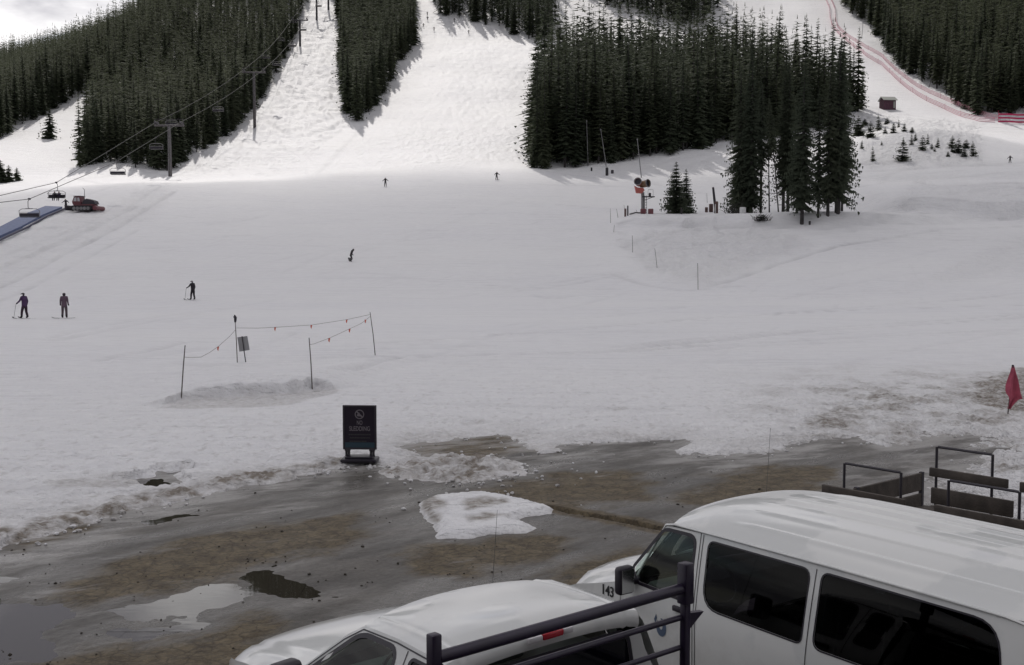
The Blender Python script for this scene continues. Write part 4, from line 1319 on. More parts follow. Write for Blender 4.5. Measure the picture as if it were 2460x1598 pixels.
# ------------------------------------------------------------------ the passenger van
def make_van():
    van = thing('passenger_van', 'white passenger van numbered 143 with ribbed roof and tinted side windows', 'van')
    hd = rad(35.5)
    van.location = (1.0275, 10.674, 0)
    van.rotation_euler = (0, 0, math.pi / 2 + hd)
    ZG = 1.955
    XR = -5.05                                              # rear
    def yside(x, z):
        y = 1.0 - .125 * max(0, (z - 1.25) / .7) ** 1.3
        if z < .7: y -= .05 * ((.7 - z) / .4) ** 2
        y -= .13 * max(0, (x + 1.15) / .85) ** 2.2
        if x < -4.6: y -= .06 * ((-4.6 - x) / .45) ** 2
        y += .010 * math.exp(-((z - 1.295 - .012 * (x + 2)) / .022) ** 2)     # side crease
        return y
    S = lambda x, z: (x, yside(x, z), z)
    S2 = lambda x, z: (x, -yside(x, z), z)
    out = [(-.34, .42), (-.30, .70), (-.315, 1.02), (-.36, 1.13), (-.55, 1.205), (-.85, 1.29), (-1.20, 1.395),
           (-1.30, 1.50), (-1.46, 1.72), (-1.60, 1.925), (-1.68, ZG), (-3.0, ZG + .012), (-4.5, ZG + .005), (-4.82, ZG - .03), (-4.95, 1.82), (XR, 1.3), (XR, .45), (-4.62, .40)]
    for k in range(11):
        a = math.pi * k / 10; out.append((-4.15 - .44 * math.cos(a), .40 + .44 * math.sin(a)))
    out += [(-1.72, .38)]
    for k in range(11):
        a = math.pi * k / 10; out.append((-1.02 - .44 * math.cos(a) * 1.0, .40 + .44 * math.sin(a)))
    # front door window, cargo door window, rear quarter window
    wd = round_poly([(-1.385, 1.435), (-1.31, 1.52), (-1.60, 1.885), (-1.93, 1.892), (-1.955, 1.42)], [.02, .03, .05, .06, .03])
    w2 = round_poly([(-2.115, 1.41), (-2.085, 1.898), (-3.055, 1.90), (-3.06, 1.40)], [.16, .06, .07, .05])
    w3 = round_poly([(-3.17, 1.40), (-3.165, 1.905), (-4.46, 1.90), (-4.56, 1.40)], [.07, .06, .16, .12])
    b = MB()
    for fn in (S, S2): panel(b, out, [wd, w2, w3], .10, fn)
    # roof with shoulders, bowed header and pressed ribs
    P = []
    xs = [0, .03, .06, .1, .15, .2, .26, .32, .38, .45, .52, .6, .68, .76, .84, .92] + [1 + .16 * i for i in range(13)] + [3.1, 3.2, 3.27]
    ny = 200
    for q in xs:
        row = []
        for j in range(ny + 1):
            s = -1 + 2 * j / ny
            xb = -1.68 + .17 * (1 - s * s) if q == 0 else -1.68 + .17 * (1 - s * s) * max(0, 1 - q / 1.2)
            x = xb - q
            yb = yside(min(-1.68 - q, -1.68), ZG)
            zc = 2.075 + .085 * (1 - math.exp(-q / .45)) - .02 * max(0, q - 2.9) / .3
            if q < .5: zc -= .055 * (1 - q / .5) ** 3
            z = ZG + (zc - ZG) * (1 - abs(s) ** 3.2)
            z += .028 * math.exp(-((abs(s) - .985) / .02) ** 2) * 0
            rib = 0
            for rc in (-.72, -.46, -.2, .06, .32, .58, .82):
                rib += math.exp(-((s - rc) / .022) ** 2)
            z += .016 * rib * smooth(np.float64(q), .55, .75) * (1 - smooth(np.float64(q), 2.9, 3.1))
            if abs(s) == 1: z = ZG
            row.append((x, yb * s, float(z)))
        P.append(row)
    b.grid(P)
    # rear panel
    RP = []
    for i in range(9):
        z = .45 + (ZG - .03 - .45) * i / 8
        RP.append([(XR + (.0 if z < 1.3 else .12 * ((z - 1.3) / .65) ** 2) - .03 * (1 - (2 * j / 10 - 1) ** 2), (2 * j / 10 - 1) * yside(-5.0, z), z) for j in range(11)])
    b.grid(RP)
    top = [P[-1][j] for j in range(0, ny + 1, 20)]
    rear_top = RP[-1]
    b.grid([top, rear_top])
    # hood
    H_ = []
    prof = [(-.34, 1.02), (-.37, 1.12), (-.46, 1.175), (-.60, 1.222), (-.80, 1.282), (-1.0, 1.335), (-1.22, 1.39)]
    for x, z in prof:
        row = []
        for j in range(25):
            s = -1 + 2 * j / 24
            yb = yside(x, min(z, 1.25)) - .006
            e = abs(s)
            zz = z - .045 * max(0, (e - .80) / .20) ** 2.2 + .085 * (1 - e ** 3) * min(1, (-.34 - x) / .10 + .15) + .012 * math.exp(-((e - .74) / .05) ** 2)
            row.append((x + .16 * (1 - e ** 2.4), yb * s, zz))
        H_.append(row)
    b.grid(H_)
    b.grid([[(p[0] + .02 * 0, p[1], .45) for p in H_[0]], [(p[0] + .01, p[1], .75) for p in H_[0]], H_[0]])   # nose panel
    # floor pan
    b.box((-2.7, 0, .40), (4.5, 1.7, .06))
    body = b.build('body', M_paint, van, smooth_angle=38, weld=.004)
    # glass: windshield, door panes
    ws = MB()
    lo = [(-1.22 + .17 * (1 - (-1 + 2 * j / 14) ** 2), (-1 + 2 * j / 14) * .90, 1.40 + .075 * (1 - abs(-1 + 2 * j / 14) ** 3)) for j in range(15)]
    hi = [(-1.675 + .17 * (1 - (-1 + 2 * j / 14) ** 2), (-1 + 2 * j / 14) * .845, 1.950 + .055 * (1 - abs(-1 + 2 * j / 14) ** 3.2)) for j in range(15)]
    ws.grid([lo, [tuple((Vector(a) * .5 + Vector(c) * .5)) for a, c in zip(lo, hi)], hi])
    ws.build('windshield', M_glass, van, smooth_angle=60)
    fns = lambda off, sgn: (lambda x, z: (x, sgn * (yside(x, z) + off), z))
    for sgn in (1, -1):
        g = MB(); panel(g, wd, [], .12, fns(-.006, sgn)); o = g.build('door_window', M_glass, van, smooth_angle=60)
        r_ = MB(); ring_strip(r_, wd, .028, fns(.003, sgn)); r_.build('seal', M_black, o)
        for w in (w2, w3):
            g = MB(); panel(g, w, [], .14, fns(-.004, sgn)); o = g.build('side_window', M_vtint, van, smooth_angle=60)
            r_ = MB(); ring_strip(r_, w, .012, fns(.003, sgn)); r_.build('seal', M_black, o)
    # door seams, gutter, fuel of small things along the side
    for sgn in (1, -1):
        f3 = fns(.0025, sgn)
        def line(pts, wdt=.007):
            d = MB()
            for (x1, z1), (x2, z2) in zip(pts[:-1], pts[1:]):
                t = Vector((x2 - x1, z2 - z1)); L = t.length; t.normalize(); nn = Vector((-t.y, t.x)) * wdt / 2
                k = max(1, int(L / .12))
                for i in range(k):
                    a = Vector((x1, z1)) + t * L * i / k; c = Vector((x1, z1)) + t * L * (i + 1) / k
                    d.add([f3(*(a + nn)), f3(*(a - nn)), f3(*(c - nn)), f3(*(c + nn))], [(0, 1, 2, 3)])
            d.build('door_seam', M_black, van)
        line([(-1.185, .95), (-1.19, 1.30), (-1.23, 1.385)])
        line([(-1.66, 1.935), (-1.99, 1.945), (-2.02, 1.40), (-2.03, .62), (-1.2, .60), (-1.185, .95)])
        line([(-2.06, .6), (-2.045, 1.40), (-2.02, 1.935)])
        line([(-3.115, .6), (-3.11, 1.92)])
        gt = MB()
        gt.tube([(x, sgn * (yside(x, ZG) + .006), z) for x, z in ((-1.26, 1.44), (-1.44, 1.70), (-1.60, 1.93), (-1.70, ZG - .004), (-2.4, ZG + .002), (-3.2, ZG + .006), (-4.0, ZG + .004), (-4.5, ZG), (-4.80, ZG - .04), (-4.93, ZG - .16))], .011, 6)
        gt.build('rain_gutter', M_paint, van, smooth_angle=60)
        h = MB(); h.box((-1.90, sgn * (yside(-1.9, 1.33) + .018), 1.335), (.16, .03, .045), bev=.01)
        h.build('door_handle', M_black, van, smooth_angle=40)
        # mirror
        m = MB()
        m.box((-1.345, sgn * 1.10, 1.455), (.09, .16, .235), bev=.032)
        m.tube([(-1.36, sgn * .95, 1.43), (-1.345, sgn * 1.05, 1.435)], .03, 8)
        mo = m.build('wing_mirror', M_black, van, smooth_angle=50)
        g = MB(); g.box((-1.392, sgn * 1.10, 1.455), (.004, .125, .19)); g.build('mirror_glass', M_chrome, mo)
        hl = MB(); hl.box((-.355, sgn * .70, .92), (.07, .28, .17), bev=.02); hl.build('headlight', M_lamp, van, smooth_angle=40)
        tl = MB(); tl.box((XR - .005, sgn * .86, 1.15), (.04, .14, .36), bev=.015); tl.build('tail_light', M_red, van)
        for x in (-1.02, -4.15): wheel(van, x, sgn * .97)
    bp = MB(); bp.box((-.27, 0, .55), (.14, 1.9, .20), bev=.04); bp.build('front_bumper', M_chrome, van, smooth_angle=40)
    bp = MB(); bp.box((XR - .06, 0, .55), (.14, 1.9, .20), bev=.04); bp.build('rear_bumper', M_chrome, van, smooth_angle=40)
    gr = MB(); gr.box((-.30, 0, .90), (.05, 1.05, .24), bev=.01)
    for i in range(4): gr.box((-.272, 0, .82 + i * .055), (.03, 1.0, .014))
    gr.build('grille', M_black, van)
    # cowl vents and antenna
    cv = MB(); cv.box((-1.06, 0, 1.468), (.05, .5, .012)); cv.build('cowl_vent', M_black, van)
    an = MB(); an.tube([(-1.1, -.82, 1.34), (-1.16, -.83, 2.50)], [.0026, .0016], 5); an.build('antenna', M_antenna, van)
    # cabin
    dash = MB(); dash.box((-1.42, 0, 1.26), (.34, 1.60, .24), bev=.06); dash.build('dashboard', M_dash, van, smooth_angle=40)
    sw = MB()
    ring = []
    for k in range(25):
        a = 2 * math.pi * k / 24
        ring.append((-1.72 + .12 * math.sin(a), .42 + .19 * math.cos(a), 1.42 + .15 * math.sin(a)))
    sw.tube(ring, .014, 6, cap=False)
    sw.tube([(-1.72, .25, 1.42), (-1.68, .42, 1.40), (-1.72, .59, 1.42)], .012, 6)
    sw.tube([(-1.68, .42, 1.40), (-1.45, .42, 1.25)], .022, 6)
    sw.build('steering_wheel', M_black, van, smooth_angle=60)
    for yy in (.44, -.44):
        s = MB()
        s.box((-2.12, yy, .92), (.5, .52, .16), bev=.05)
        s.box((-2.38, yy, 1.25), (.14, .50, .62), M=Matrix.Rotation(rad(-10), 3, 'Y'), bev=.05)
        s.box((-2.44, yy, 1.64), (.09, .26, .17), bev=.04)
        s.build('seat', M_seat, van, smooth_angle=50)
    for xb in (-3.15, -3.95, -4.65):
        s = MB(); s.box((xb + .22, -.05, .95), (.46, 1.55, .14), bev=.04)
        for yy in (-.55, -.05, .45): s.box((xb, yy, 1.33), (.13, .46, .66), M=Matrix.Rotation(rad(-8), 3, 'Y'), bev=.05)
        s.build('bench_seat', M_seat, van, smooth_angle=50)
    inn = MB(); inn.box((-2.9, 0, .55), (3.8, 1.7, .05)); inn.build('cabin_floor', M_rubber, van)
    # number on the fender and the emblem on the door
    M = Matrix(((-1, 0, 0, -1.02), (0, 0, 1, yside(-1.02, 1.264) + .004), (0, 1, 0, 1.264), (0, 0, 0, 1)))
    text_mesh('143', .122, M, M_digits, 'fleet_number', van, squeeze=.92)
    em = MB()
    def blob(cx, cz, pts, mi, off):
        em.add([(x_, yside(x_, z_) + off, z_) for x_, z_ in [(cx - a, cz + c) for a, c in pts]], [tuple(range(len(pts)))], mi)
    blob(-1.68, 1.135, [(.058 * math.cos(q), .074 * math.sin(q)) for q in [math.pi * (-1.15 + 1.75 * k / 24) for k in range(25)]], 0, .003)
    blob(-1.672, 1.165, [(.024 * math.cos(q) - .010 * math.sin(q), .048 * math.sin(q)) for q in [2 * math.pi * k / 20 for k in range(20)]], 1, .005)
    blob(-1.612, 1.185, [(.0, -.04), (.018, .015), (.010, .045), (-.014, .0)], 0, .004)
    em.build('door_emblem', [M_logo, M_paint], van)
    return van
make_van()

# ------------------------------------------------------------------ the pickup with its ladder rack
def make_pickup():
    pk = thing('pickup_truck', 'white pickup truck carrying a dark tube ladder rack behind its cab', 'pickup')
    hd = rad(39.5)
    pk.location = (.205, 6.465, 0)
    pk.rotation_euler = (0, 0, math.pi / 2 + hd)
    ZG = 1.865
    def yside(x, z):
        y = .985 - .235 * max(0, (z - 1.30) / .565) ** 1.25
        if z < .75: y -= .04 * ((.75 - z) / .4) ** 2
        y -= .16 * max(0, (x - 1.7) / 1.05) ** 2.4
        return y
    K = lambda x: x if x < 1.4 else 1.4 + (x - 1.4) * .84
    S = lambda x, z: (K(x), yside(x, z), z)
    S2 = lambda x, z: (K(x), -yside(x, z), z)
    out = [(-.03, .50), (-.03, 1.30), (-.02, 1.78), (.03, ZG), (.45, ZG + .012), (.80, ZG), (.93, 1.79), (1.28, 1.51), (1.40, 1.405), (1.75, 1.385), (2.15, 1.335), (2.5, 1.27), (2.68, 1.19), (2.75, 1.05), (2.76, .62), (2.72, .45)]
    for k in range(11):
        a = math.pi * k / 10; out.append((2.02 + .47 * math.cos(a), .46 + .47 * math.sin(a)))
    out += [(1.4, .46)]
    wd = round_poly([(1.235, 1.475), (.80, 1.812), (.44, 1.818), (.385, 1.455)], [.03, .09, .06, .03])
    wq = round_poly([(.265, 1.46), (.27, 1.81), (.07, 1.81), (.07, 1.46)], [.03, .03, .04, .03])
    b = MB()
    for fn in (S, S2): panel(b, out, [wd, wq], .09, fn)
    # roof
    P = []
    ny = 100
    for q in [.86 * k_ / 34 for k_ in range(35)]:
        row = []
        for j in range(ny + 1):
            s = -1 + 2 * j / ny
            x = .03 + q * (.80 - .03) / .86 + (q / .86) ** 3 * .17 * (1 - s * s)
            yb = yside(.5, ZG)
            zc = 1.965 - .045 * max(0, 1 - q / .35) ** 3 - .075 * max(0, (q - .30) / .56) ** 3
            z = ZG + (zc - ZG) * (1 - abs(s) ** 3.0)
            z += .006 * math.exp(-((abs(s) - .86) / .02) ** 2) - .006 * math.exp(-((abs(s) - .82) / .02) ** 2)
            if abs(s) == 1: z = ZG
            row.append((x, yb * s, z))
        P.append(row)
    b.grid(P)
    # rounded rear lip of the roof, rear wall with the window opening
    lip = []
    for dx, dz in ((0, 0), (-.035, -.012), (-.055, -.045), (-.058, -.085), (-.05, -.115)):
        lip.append([(p[0] + dx, p[1] * (1 + .0), p[2] + dz) for p in P[0]])
    b.grid(lip)
    rear = [(-.745, 1.75), (.745, 1.75), (.80, 1.6), (.97, 1.30), (.97, .6), (-.97, .6), (-.97, 1.30), (-.80, 1.6)]
    rw = round_poly([(-.62, 1.745), (.62, 1.745), (.70, 1.36), (-.70, 1.36)], .08)
    panel(b, rear, [rw], .12, lambda y, z: (-.035, y, z))
    # hood and nose
    prof = [(2.75, 1.04), (2.735, 1.14), (2.66, 1.22), (2.5, 1.285), (2.2, 1.345), (1.85, 1.39), (1.5, 1.415), (1.36, 1.42)]
    H_ = []
    for x, z in prof:
        row = []
        for j in range(33):
            s = -1 + 2 * j / 32; e = abs(s)
            yb = yside(x, min(z, 1.29)) - .004
            zz = z + .055 * (1 - e ** 3) - .05 * max(0, (e - .80) / .2) ** 2 - .012 * math.exp(-((e - .76) / .025) ** 2)
            row.append((K(x) + .10 * (1 - e ** 2), yb * s, zz))
        H_.append(row)
    b.grid(H_)
    b.grid([[(p[0], p[1], .5) for p in H_[0]], [(p[0] + .01, p[1], .8) for p in H_[0]], H_[0]])
    b.box((1.3, 0, .50), (2.4, 1.6, .06))
    b.build('cab', M_paint, pk, smooth_angle=36, weld=.004)
    fns = lambda off, sgn: (lambda x, z: (x, sgn * (yside(x, z) + off), z))
    ws = MB()
    lo = [(1.37 + .16 * (1 - (-1 + 2 * j / 14) ** 2), (-1 + 2 * j / 14) * .90, 1.425) for j in range(15)]
    hi = [(.81 + .17 * (1 - (-1 + 2 * j / 14) ** 2), (-1 + 2 * j / 14) * .75, 1.860 + .018 * (1 - abs(-1 + 2 * j / 14) ** 3)) for j in range(15)]
    ws.grid([lo, [tuple((Vector(a) * .5 + Vector(c) * .5)) for a, c in zip(lo, hi)], hi])
    ws.build('windshield', M_glass, pk, smooth_angle=60)
    g = MB(); panel(g, rw, [], .2, lambda y, z: (-.038, y, z)); o = g.build('rear_window', M_tint, pk)
    r_ = MB(); ring_strip(r_, rw, .03, lambda y, z: (-.041, y, z)); r_.build('seal', M_black, o)
    for sgn in (1, -1):
        g = MB(); panel(g, wd, [], .12, fns(-.006, sgn)); o = g.build('door_window', M_glass, pk, smooth_angle=60)
        r_ = MB(); ring_strip(r_, wd, .028, fns(.003, sgn)); r_.build('seal', M_black, o)
        g = MB(); panel(g, wq, [], .12, fns(-.006, sgn)); o = g.build('quarter_window', M_tint, pk, smooth_angle=60)
        r_ = MB(); ring_strip(r_, wq, .018, fns(.003, sgn)); r_.build('seal', M_black, o)
        f3 = fns(.003, sgn)
        for pts in ([(.325, 1.845), (.33, .62), (1.36, .62), (1.37, 1.38)], [(.05, 1.846), (.45, 1.858), (.80, 1.846), (.95, 1.755), (1.30, 1.475)]):
            d = MB()
            for (x1, z1), (x2, z2) in zip(pts[:-1], pts[1:]):
                t = Vector((x2 - x1, z2 - z1)); L = t.length; t.normalize(); nn = Vector((-t.y, t.x)) * .004
                k = max(1, int(L / .1))
                for i in range(k):
                    a = Vector((x1, z1)) + t * L * i / k; c = Vector((x1, z1)) + t * L * (i + 1) / k
                    d.add([f3(*(a + nn)), f3(*(a - nn)), f3(*(c - nn)), f3(*(c + nn))], [(0, 1, 2, 3)])
            d.build('door_seam', M_black, pk)
        m = MB()
        m.box((1.16, sgn * 1.10, 1.50), (.12, .20, .25), M=Matrix.Rotation(rad(8 * sgn), 3, 'Z'), bev=.035)
        m.tube([(1.17, sgn * .90, 1.47), (1.16, sgn * 1.02, 1.48)], .025, 8)
        mo = m.build('wing_mirror', M_black, pk, smooth_angle=50)
        g = MB(); g.box((1.096, sgn * 1.105, 1.50), (.004, .15, .2)); g.build('mirror_glass', M_chrome, mo)
        hl = MB(); hl.box((2.52, sgn * .66, .95), (.07, .30, .20), bev=.03); hl.build('headlight', M_lamp, pk, smooth_angle=40)
        # cargo bed side
        bs_ = MB()
        bs_.box((-1.25, sgn * .96, 1.02), (2.3, .06, .62), bev=.025)
        bs_.box((-1.25, sgn * .955, 1.345), (2.3, .10, .04), bev=.012)
        bs_.build('bed_side', M_paint, pk, smooth_angle=40)
        h = MB(); h.box((.52, sgn * (yside(.52, 1.3) + .012), 1.33), (.15, .03, .04), bev=.01); h.build('door_handle', M_black, pk)
        for x in (1.92, -1.25): wheel(pk, x, sgn * .97, .40, .25)
    bd = MB(); bd.box((-1.25, 0, .74), (2.3, 1.9, .05)); bd.box((-.13, 0, 1.02), (.05, 1.86, .6)); bd.build('bed_floor', M_dsteel, pk)
    tg = MB(); tg.box((-2.42, 0, 1.03), (.07, 1.84, .62), bev=.02); tg.build('tailgate', M_paint, pk, smooth_angle=40)
    bp = MB(); bp.box((2.62, 0, .66), (.14, 1.95, .24), bev=.05); bp.build('front_bumper', M_chrome, pk, smooth_angle=40)
    bp = MB(); bp.box((-2.52, 0, .60), (.14, 1.9, .20), bev=.04); bp.build('rear_bumper', M_chrome, pk, smooth_angle=40)
    gr = MB(); gr.box((2.59, 0, .95), (.05, .95, .26), bev=.01); gr.build('grille', M_black, pk)
    # third brake lamp in the roof lip
    bl = MB()
    bl.box((-.052, 0.0, 1.875), (.03, .16, .042), bev=.012, mi=0)
    bl.box((-.050, .135, 1.872), (.028, .11, .040), bev=.012, mi=1)
    bl.box((-.050, -.12, 1.874), (.028, .08, .040), bev=.012, mi=1)
    bl.build('brake_lamp', [M_red, M_clear], pk, smooth_angle=40)
    wn_ = MB(); wn_.box((1.95, .60, 1.372), (.05, .09, .012), bev=.004); wn_.build('washer_nozzle', M_dsteel, pk)
    an = MB(); an.tube([(1.62, -.86, 1.38), (1.55, -.87, 2.20)], [.0026, .0014], 5); an.build('antenna', M_antenna, pk)
    dash = MB(); dash.box((1.22, 0, 1.33), (.34, 1.5, .18), bev=.06); dash.build('dashboard', M_dash, pk, smooth_angle=40)
    sw = MB()
    sw.tube([(.86 + .10 * math.sin(a), .40 + .19 * math.cos(a), 1.43 + .16 * math.sin(a)) for a in [2 * math.pi * k / 24 for k in range(25)]], .014, 6, cap=False)
    sw.tube([(.88, .40, 1.42), (1.10, .40, 1.32)], .02, 6)
    sw.build('steering_wheel', M_black, pk, smooth_angle=60)
    s = MB(); s.box((.45, 0, .98), (.5, 1.4, .16), bev=.05); s.box((.20, 0, 1.30), (.14, 1.4, .56), bev=.05); s.build('seat', M_seat, pk, smooth_angle=50)
    # ladder rack: two posts with sleeves, a thick top tube, thinner rails
    rk = MB()
    rk.tube([(-.275, .985, 2.03), (-.27, -.90, 2.03)], .034, 14)
    rack = rk.build('ladder_rack', M_rack, pk, smooth_angle=50)
    for y, w in ((1.01, .056), (-.905, .050)):
        q = MB()
        q.box((-.275, y, 1.55), (w, w, 1.0), bev=.008)
        q.box((-.275, y, 2.06), (w + (.028 if y < 0 else .006), w + (.028 if y < 0 else .006), .26 if y < 0 else .20), bev=.010)
        q.build('post', M_rack, rack, smooth_angle=40)
    for z, r in ((1.845, .019), (1.655, .017)):
        q = MB(); q.tube([(-.262, .98, z), (-.262, -.87, z)], r, 10); q.build('rail', M_rack, rack, smooth_angle=50)
    q = MB(); q.add([(-.275, -.95, 1.86), (-.275, -.95, 1.76), (-.275, -1.08, 1.845), (-.235, -.95, 1.86), (-.235, -.95, 1.76), (-.235, -1.08, 1.845)], [(0, 1, 2), (3, 5, 4), (0, 2, 5, 3), (1, 4, 5, 2)]); q.build('hook', M_rack, rack)
    for y in (.985, -.93):
        q = MB(); q.box((-1.2, y, 1.395), (2.1, .06, .05), bev=.01); q.build('side_rail', M_rack, rack)
    return pk
make_pickup()

# ------------------------------------------------------------------ the bench wagon behind the van
def make_wagon():
    w = thing('bench_wagon', 'dark flatbed wagon with plank benches and square steel hoops behind the van', 'wagon')
    w.location = (3.92, 13.97, 0)
    w.rotation_euler = (0, 0, math.pi / 2 + rad(40))
    # local x forward, y left: distances across the wagon are minus y
    dk = MB(); dk.box((-2.3, -.95, .66), (5.0, 1.9, .10), bev=.01); dk.box((-2.3, -.02, .56), (5.0, .06, .24)); dk.box((-2.3, -1.88, .56), (5.0, .06, .24))
    dk.build('deck', M_wood, w)
    def plank(name, x0, x1, y, z0, z1, th=.045, parent=w, m=M_wood):
        p = MB(); p.box(((x0 + x1) / 2, y, (z0 + z1) / 2), (x1 - x0, th, z1 - z0), bev=.012)
        return p.build(name, m, parent, smooth_angle=40)
    def hoop(x0, x1, y, z0, z1, parent=w):
        p = MB(); p.tube([(x0, y, z0), (x0, y, z1)], .017, 6); p.tube([(x1, y, z0), (x1, y, z1)], .017, 6); p.tube([(x0 + .017, y, z1), (x1 - .017, y, z1)], .017, 6)
        return p.build('hoop', M_dsteel, parent, smooth_angle=40)
    # fore bench group: near back board, cross boards, hoop
    b1 = plank('bench_back', -1.15, 0.0, 0, 1.085, 1.20); plank('board', -1.05, -.06, .0, .80, 1.03, parent=b1)
    hoop(-.85, -.05, -.40, .71, 1.425)
    st = MB(); st.box((-.6, -.24, .95), (1.0, .36, .04), bev=.008); st.build('bench_seat', M_wood, w)
    cb = MB(); cb.box((-.30, -1.05, 1.04), (.04, 1.62, .24), bev=.01); cbo = cb.build('end_board', M_wood, w)
    cb = MB(); cb.box((-.30, -1.05, .78), (.04, 1.62, .20), bev=.01); cb.build('board', M_wood, cbo)
    for yy in (-1.84, -.30): MB().box((-.30, yy, .93), (.05, .05, .48)).build('stake', M_dsteel, cbo)
    # middle benches: far back of two boards with a tall hoop, second hoop, near back
    b2 = plank('bench_back', -1.99, -1.0, -.80, 1.355, 1.465); plank('board', -2.06, -1.03, -.80, 1.02, 1.22, parent=b2)
    hoop(-1.78, -1.07, -.83, .71, 1.725)
    hoop(-2.32, -1.47, -.40, .71, 1.425)
    b3 = plank('bench_back', -2.75, -1.52, .0, 1.085, 1.205); plank('board', -2.75, -1.40, .0, .72, 1.06, parent=b3)
    st = MB(); st.box((-1.6, -.60, .98), (1.1, .36, .04), bev=.008); st.build('bench_seat', M_wood, w)
    b4 = plank('bench_back', -3.3, -2.13, -.80, 1.34, 1.46); plank('board', -3.3, -2.2, -.80, 1.02, 1.22, parent=b4)
    hoop(-3.2, -2.45, -.83, .71, 1.725)
    b5 = plank('bench_back', -4.3, -2.9, .0, 1.085, 1.205); plank('board', -4.3, -2.9, .0, .75, 1.05, parent=b5)
    for x in (-1.2, -3.6):
        for y in (-.15, -1.75): wheel(w, x, y, .30, .18)
    dr = MB(); dr.tube([(.2, -.95, .55), (1.5, -.95, .50)], .04, 8); dr.build('drawbar', M_dsteel, w)
    return w
make_wagon()

# ------------------------------------------------------------------ unseen lodge behind the camera, added to darken surfaces that face it
def make_unseen_lodge():
    l = thing('unseen_lodge', 'unseen dark timber lodge wall with windows, added behind the camera to dim what faces it', 'building', (0, -2.4, 0))
    b = MB()
    b.box((0, -6, 4.5), (44, 11.9, 9.0))
    b.build('wall', mat('unseen_lodge_dark_timber', (0.055, 0.040, 0.030), .8, var=.3, var_scale=1.5), l)
    r = MB(); r.add([(-23, -13, 9.02), (23, -13, 9.02), (23, 1.0, 9.02), (-23, 1.0, 9.02), (-23, -6, 12.5), (23, -6, 12.5)], [(0, 1, 5, 4), (3, 4, 5, 2), (0, 4, 3), (1, 2, 5), (0, 3, 2, 1)])
    r.build('roof', M_dsteel, l)
    for i in range(9):
        x = -18 + 4.5 * i
        f = MB(); f.box((x, .0, 2.0), (2.2, .10, 1.6)); fo = f.build('window', M_rubber, l)
        g = MB(); g.box((x, .06, 2.0), (2.0, .02, 1.4)); g.build('unseen_lodge_pane', M_tint, fo)
    return l
make_unseen_lodge()

# ================================================================== OBJECTS ON THE SNOW
# ------------------------------------------------------------------ the rolling sign
def make_sign():
    p = on_snow(865, 1110)
    s = thing('standing_sign', 'dark framed poster sign reading NO SLEDDING on a low spring base at the snow edge', 'sign', p, rad(-3))
    k = p.y / FPX
    W, Ht = 82 * k, 108 * k
    b = MB()
    b.box((0, 0, .045), (88 * k, .42, .07), bev=.03); b.box((0, 0, .095), (.78 * 88 * k, .30, .05), bev=.02)
    b.build('base', M_black, s, smooth_angle=40)
    z0 = 30 * k
    for x in (-33 * k, -27 * k, 27 * k, 33 * k):
        l = MB(); l.tube([(x, 0, .10), (x, 0, z0)], .022, 8)
        for i in range(5): l.tube([(x, 0, .12 + i * .025), (x, 0, .13 + i * .025)], .03, 8)
        l.build('leg', M_dsteel, s, smooth_angle=40)
    f = MB()
    zc = z0 + Ht / 2
    fr = .035
    for x in (-W / 2 + fr / 2, W / 2 - fr / 2): f.box((x, 0, zc), (fr, .05, Ht), bev=.008)
    for z in (z0 + fr / 2, z0 + Ht - fr / 2): f.box((0, 0, z), (W - 2 * fr, .048, fr), bev=.008)
    for x in (-30 * k, 30 * k): f.box((x, 0, z0 - .01), (14 * k, .07, .03), bev=.006)
    fo = f.build('frame', M_dsteel, s, smooth_angle=40)
    pn = MB(); pn.box((0, 0, zc), (W - 2 * fr, .024, Ht - 2 * fr)); po = pn.build('poster', M_sign, s)
    yf = -.0135
    T = lambda x, z: Matrix(((1, 0, 0, x), (0, 0, -1, yf), (0, 1, 0, z), (0, 0, 0, 1)))
    band = MB(); band.box((0, yf, z0 + fr + .045 + .01), (W - 2 * fr - .01, .004, .10)); band.build('teal_band', M_signteal, po)
    top = z0 + Ht
    ic = MB()
    cz = top - 22 * k; R = 11.5 * k
    ring = [(R * math.cos(a), R * math.sin(a)) for a in [2 * math.pi * i / 32 for i in range(32)]]
    M = T(0, cz)
    rin = [(x * .80, z * .80) for x, z in ring]
    n = 32
    ic.add([M @ Vector((x, z, .003)) for x, z in ring] + [M @ Vector((x, z, .003)) for x, z in rin], [(i, (i + 1) % n, n + (i + 1) % n, n + i) for i in range(n)])
    d = R * .62; t_ = R * .10
    ic.add([M @ Vector((x, z, .0035)) for x, z in ((-d - t_, d - t_), (-d + t_, d + t_), (d + t_, -d + t_), (d - t_, -d - t_))], [(0, 1, 2, 3)])
    ic.add([M @ Vector((x * R, z * R, .002)) for x, z in ((-.5, -.05), (-.05, .35), (.1, .28), (-.1, .05), (.25, -.1), (.4, -.35), (.55, -.3), (.5, -.42), (-.45, -.42), (-.55, -.25))], [tuple(range(10))])
    ic.build('prohibition_symbol', M_signgrey, po)
    text_mesh('NO', 14.5 * k, T(0, top - 43 * k), M_signgrey, 'lettering', po, squeeze=.62, depth=.001)
    text_mesh('SLEDDING', 15.5 * k, T(0, top - 57.5 * k), M_signgrey, 'lettering', po, squeeze=.70, depth=.001)
    r = random.Random(3)
    for row, (zz, x0, x1) in enumerate(((-71.5, -27, 27), (-79.5, -24, 25), (-88, -25, 16))):
        m = MB()
        x = x0
        while x < x1:
            wd = r.uniform(2.5, 6)
            m.box(((x + min(x + wd, x1)) / 2 * k, yf - .001, top + zz * k), ((min(x + wd, x1) - x) * k, .002, 2.4 * k))
            x += wd + 1.1
        m.build('small_print', M_signdim, po)
make_sign()

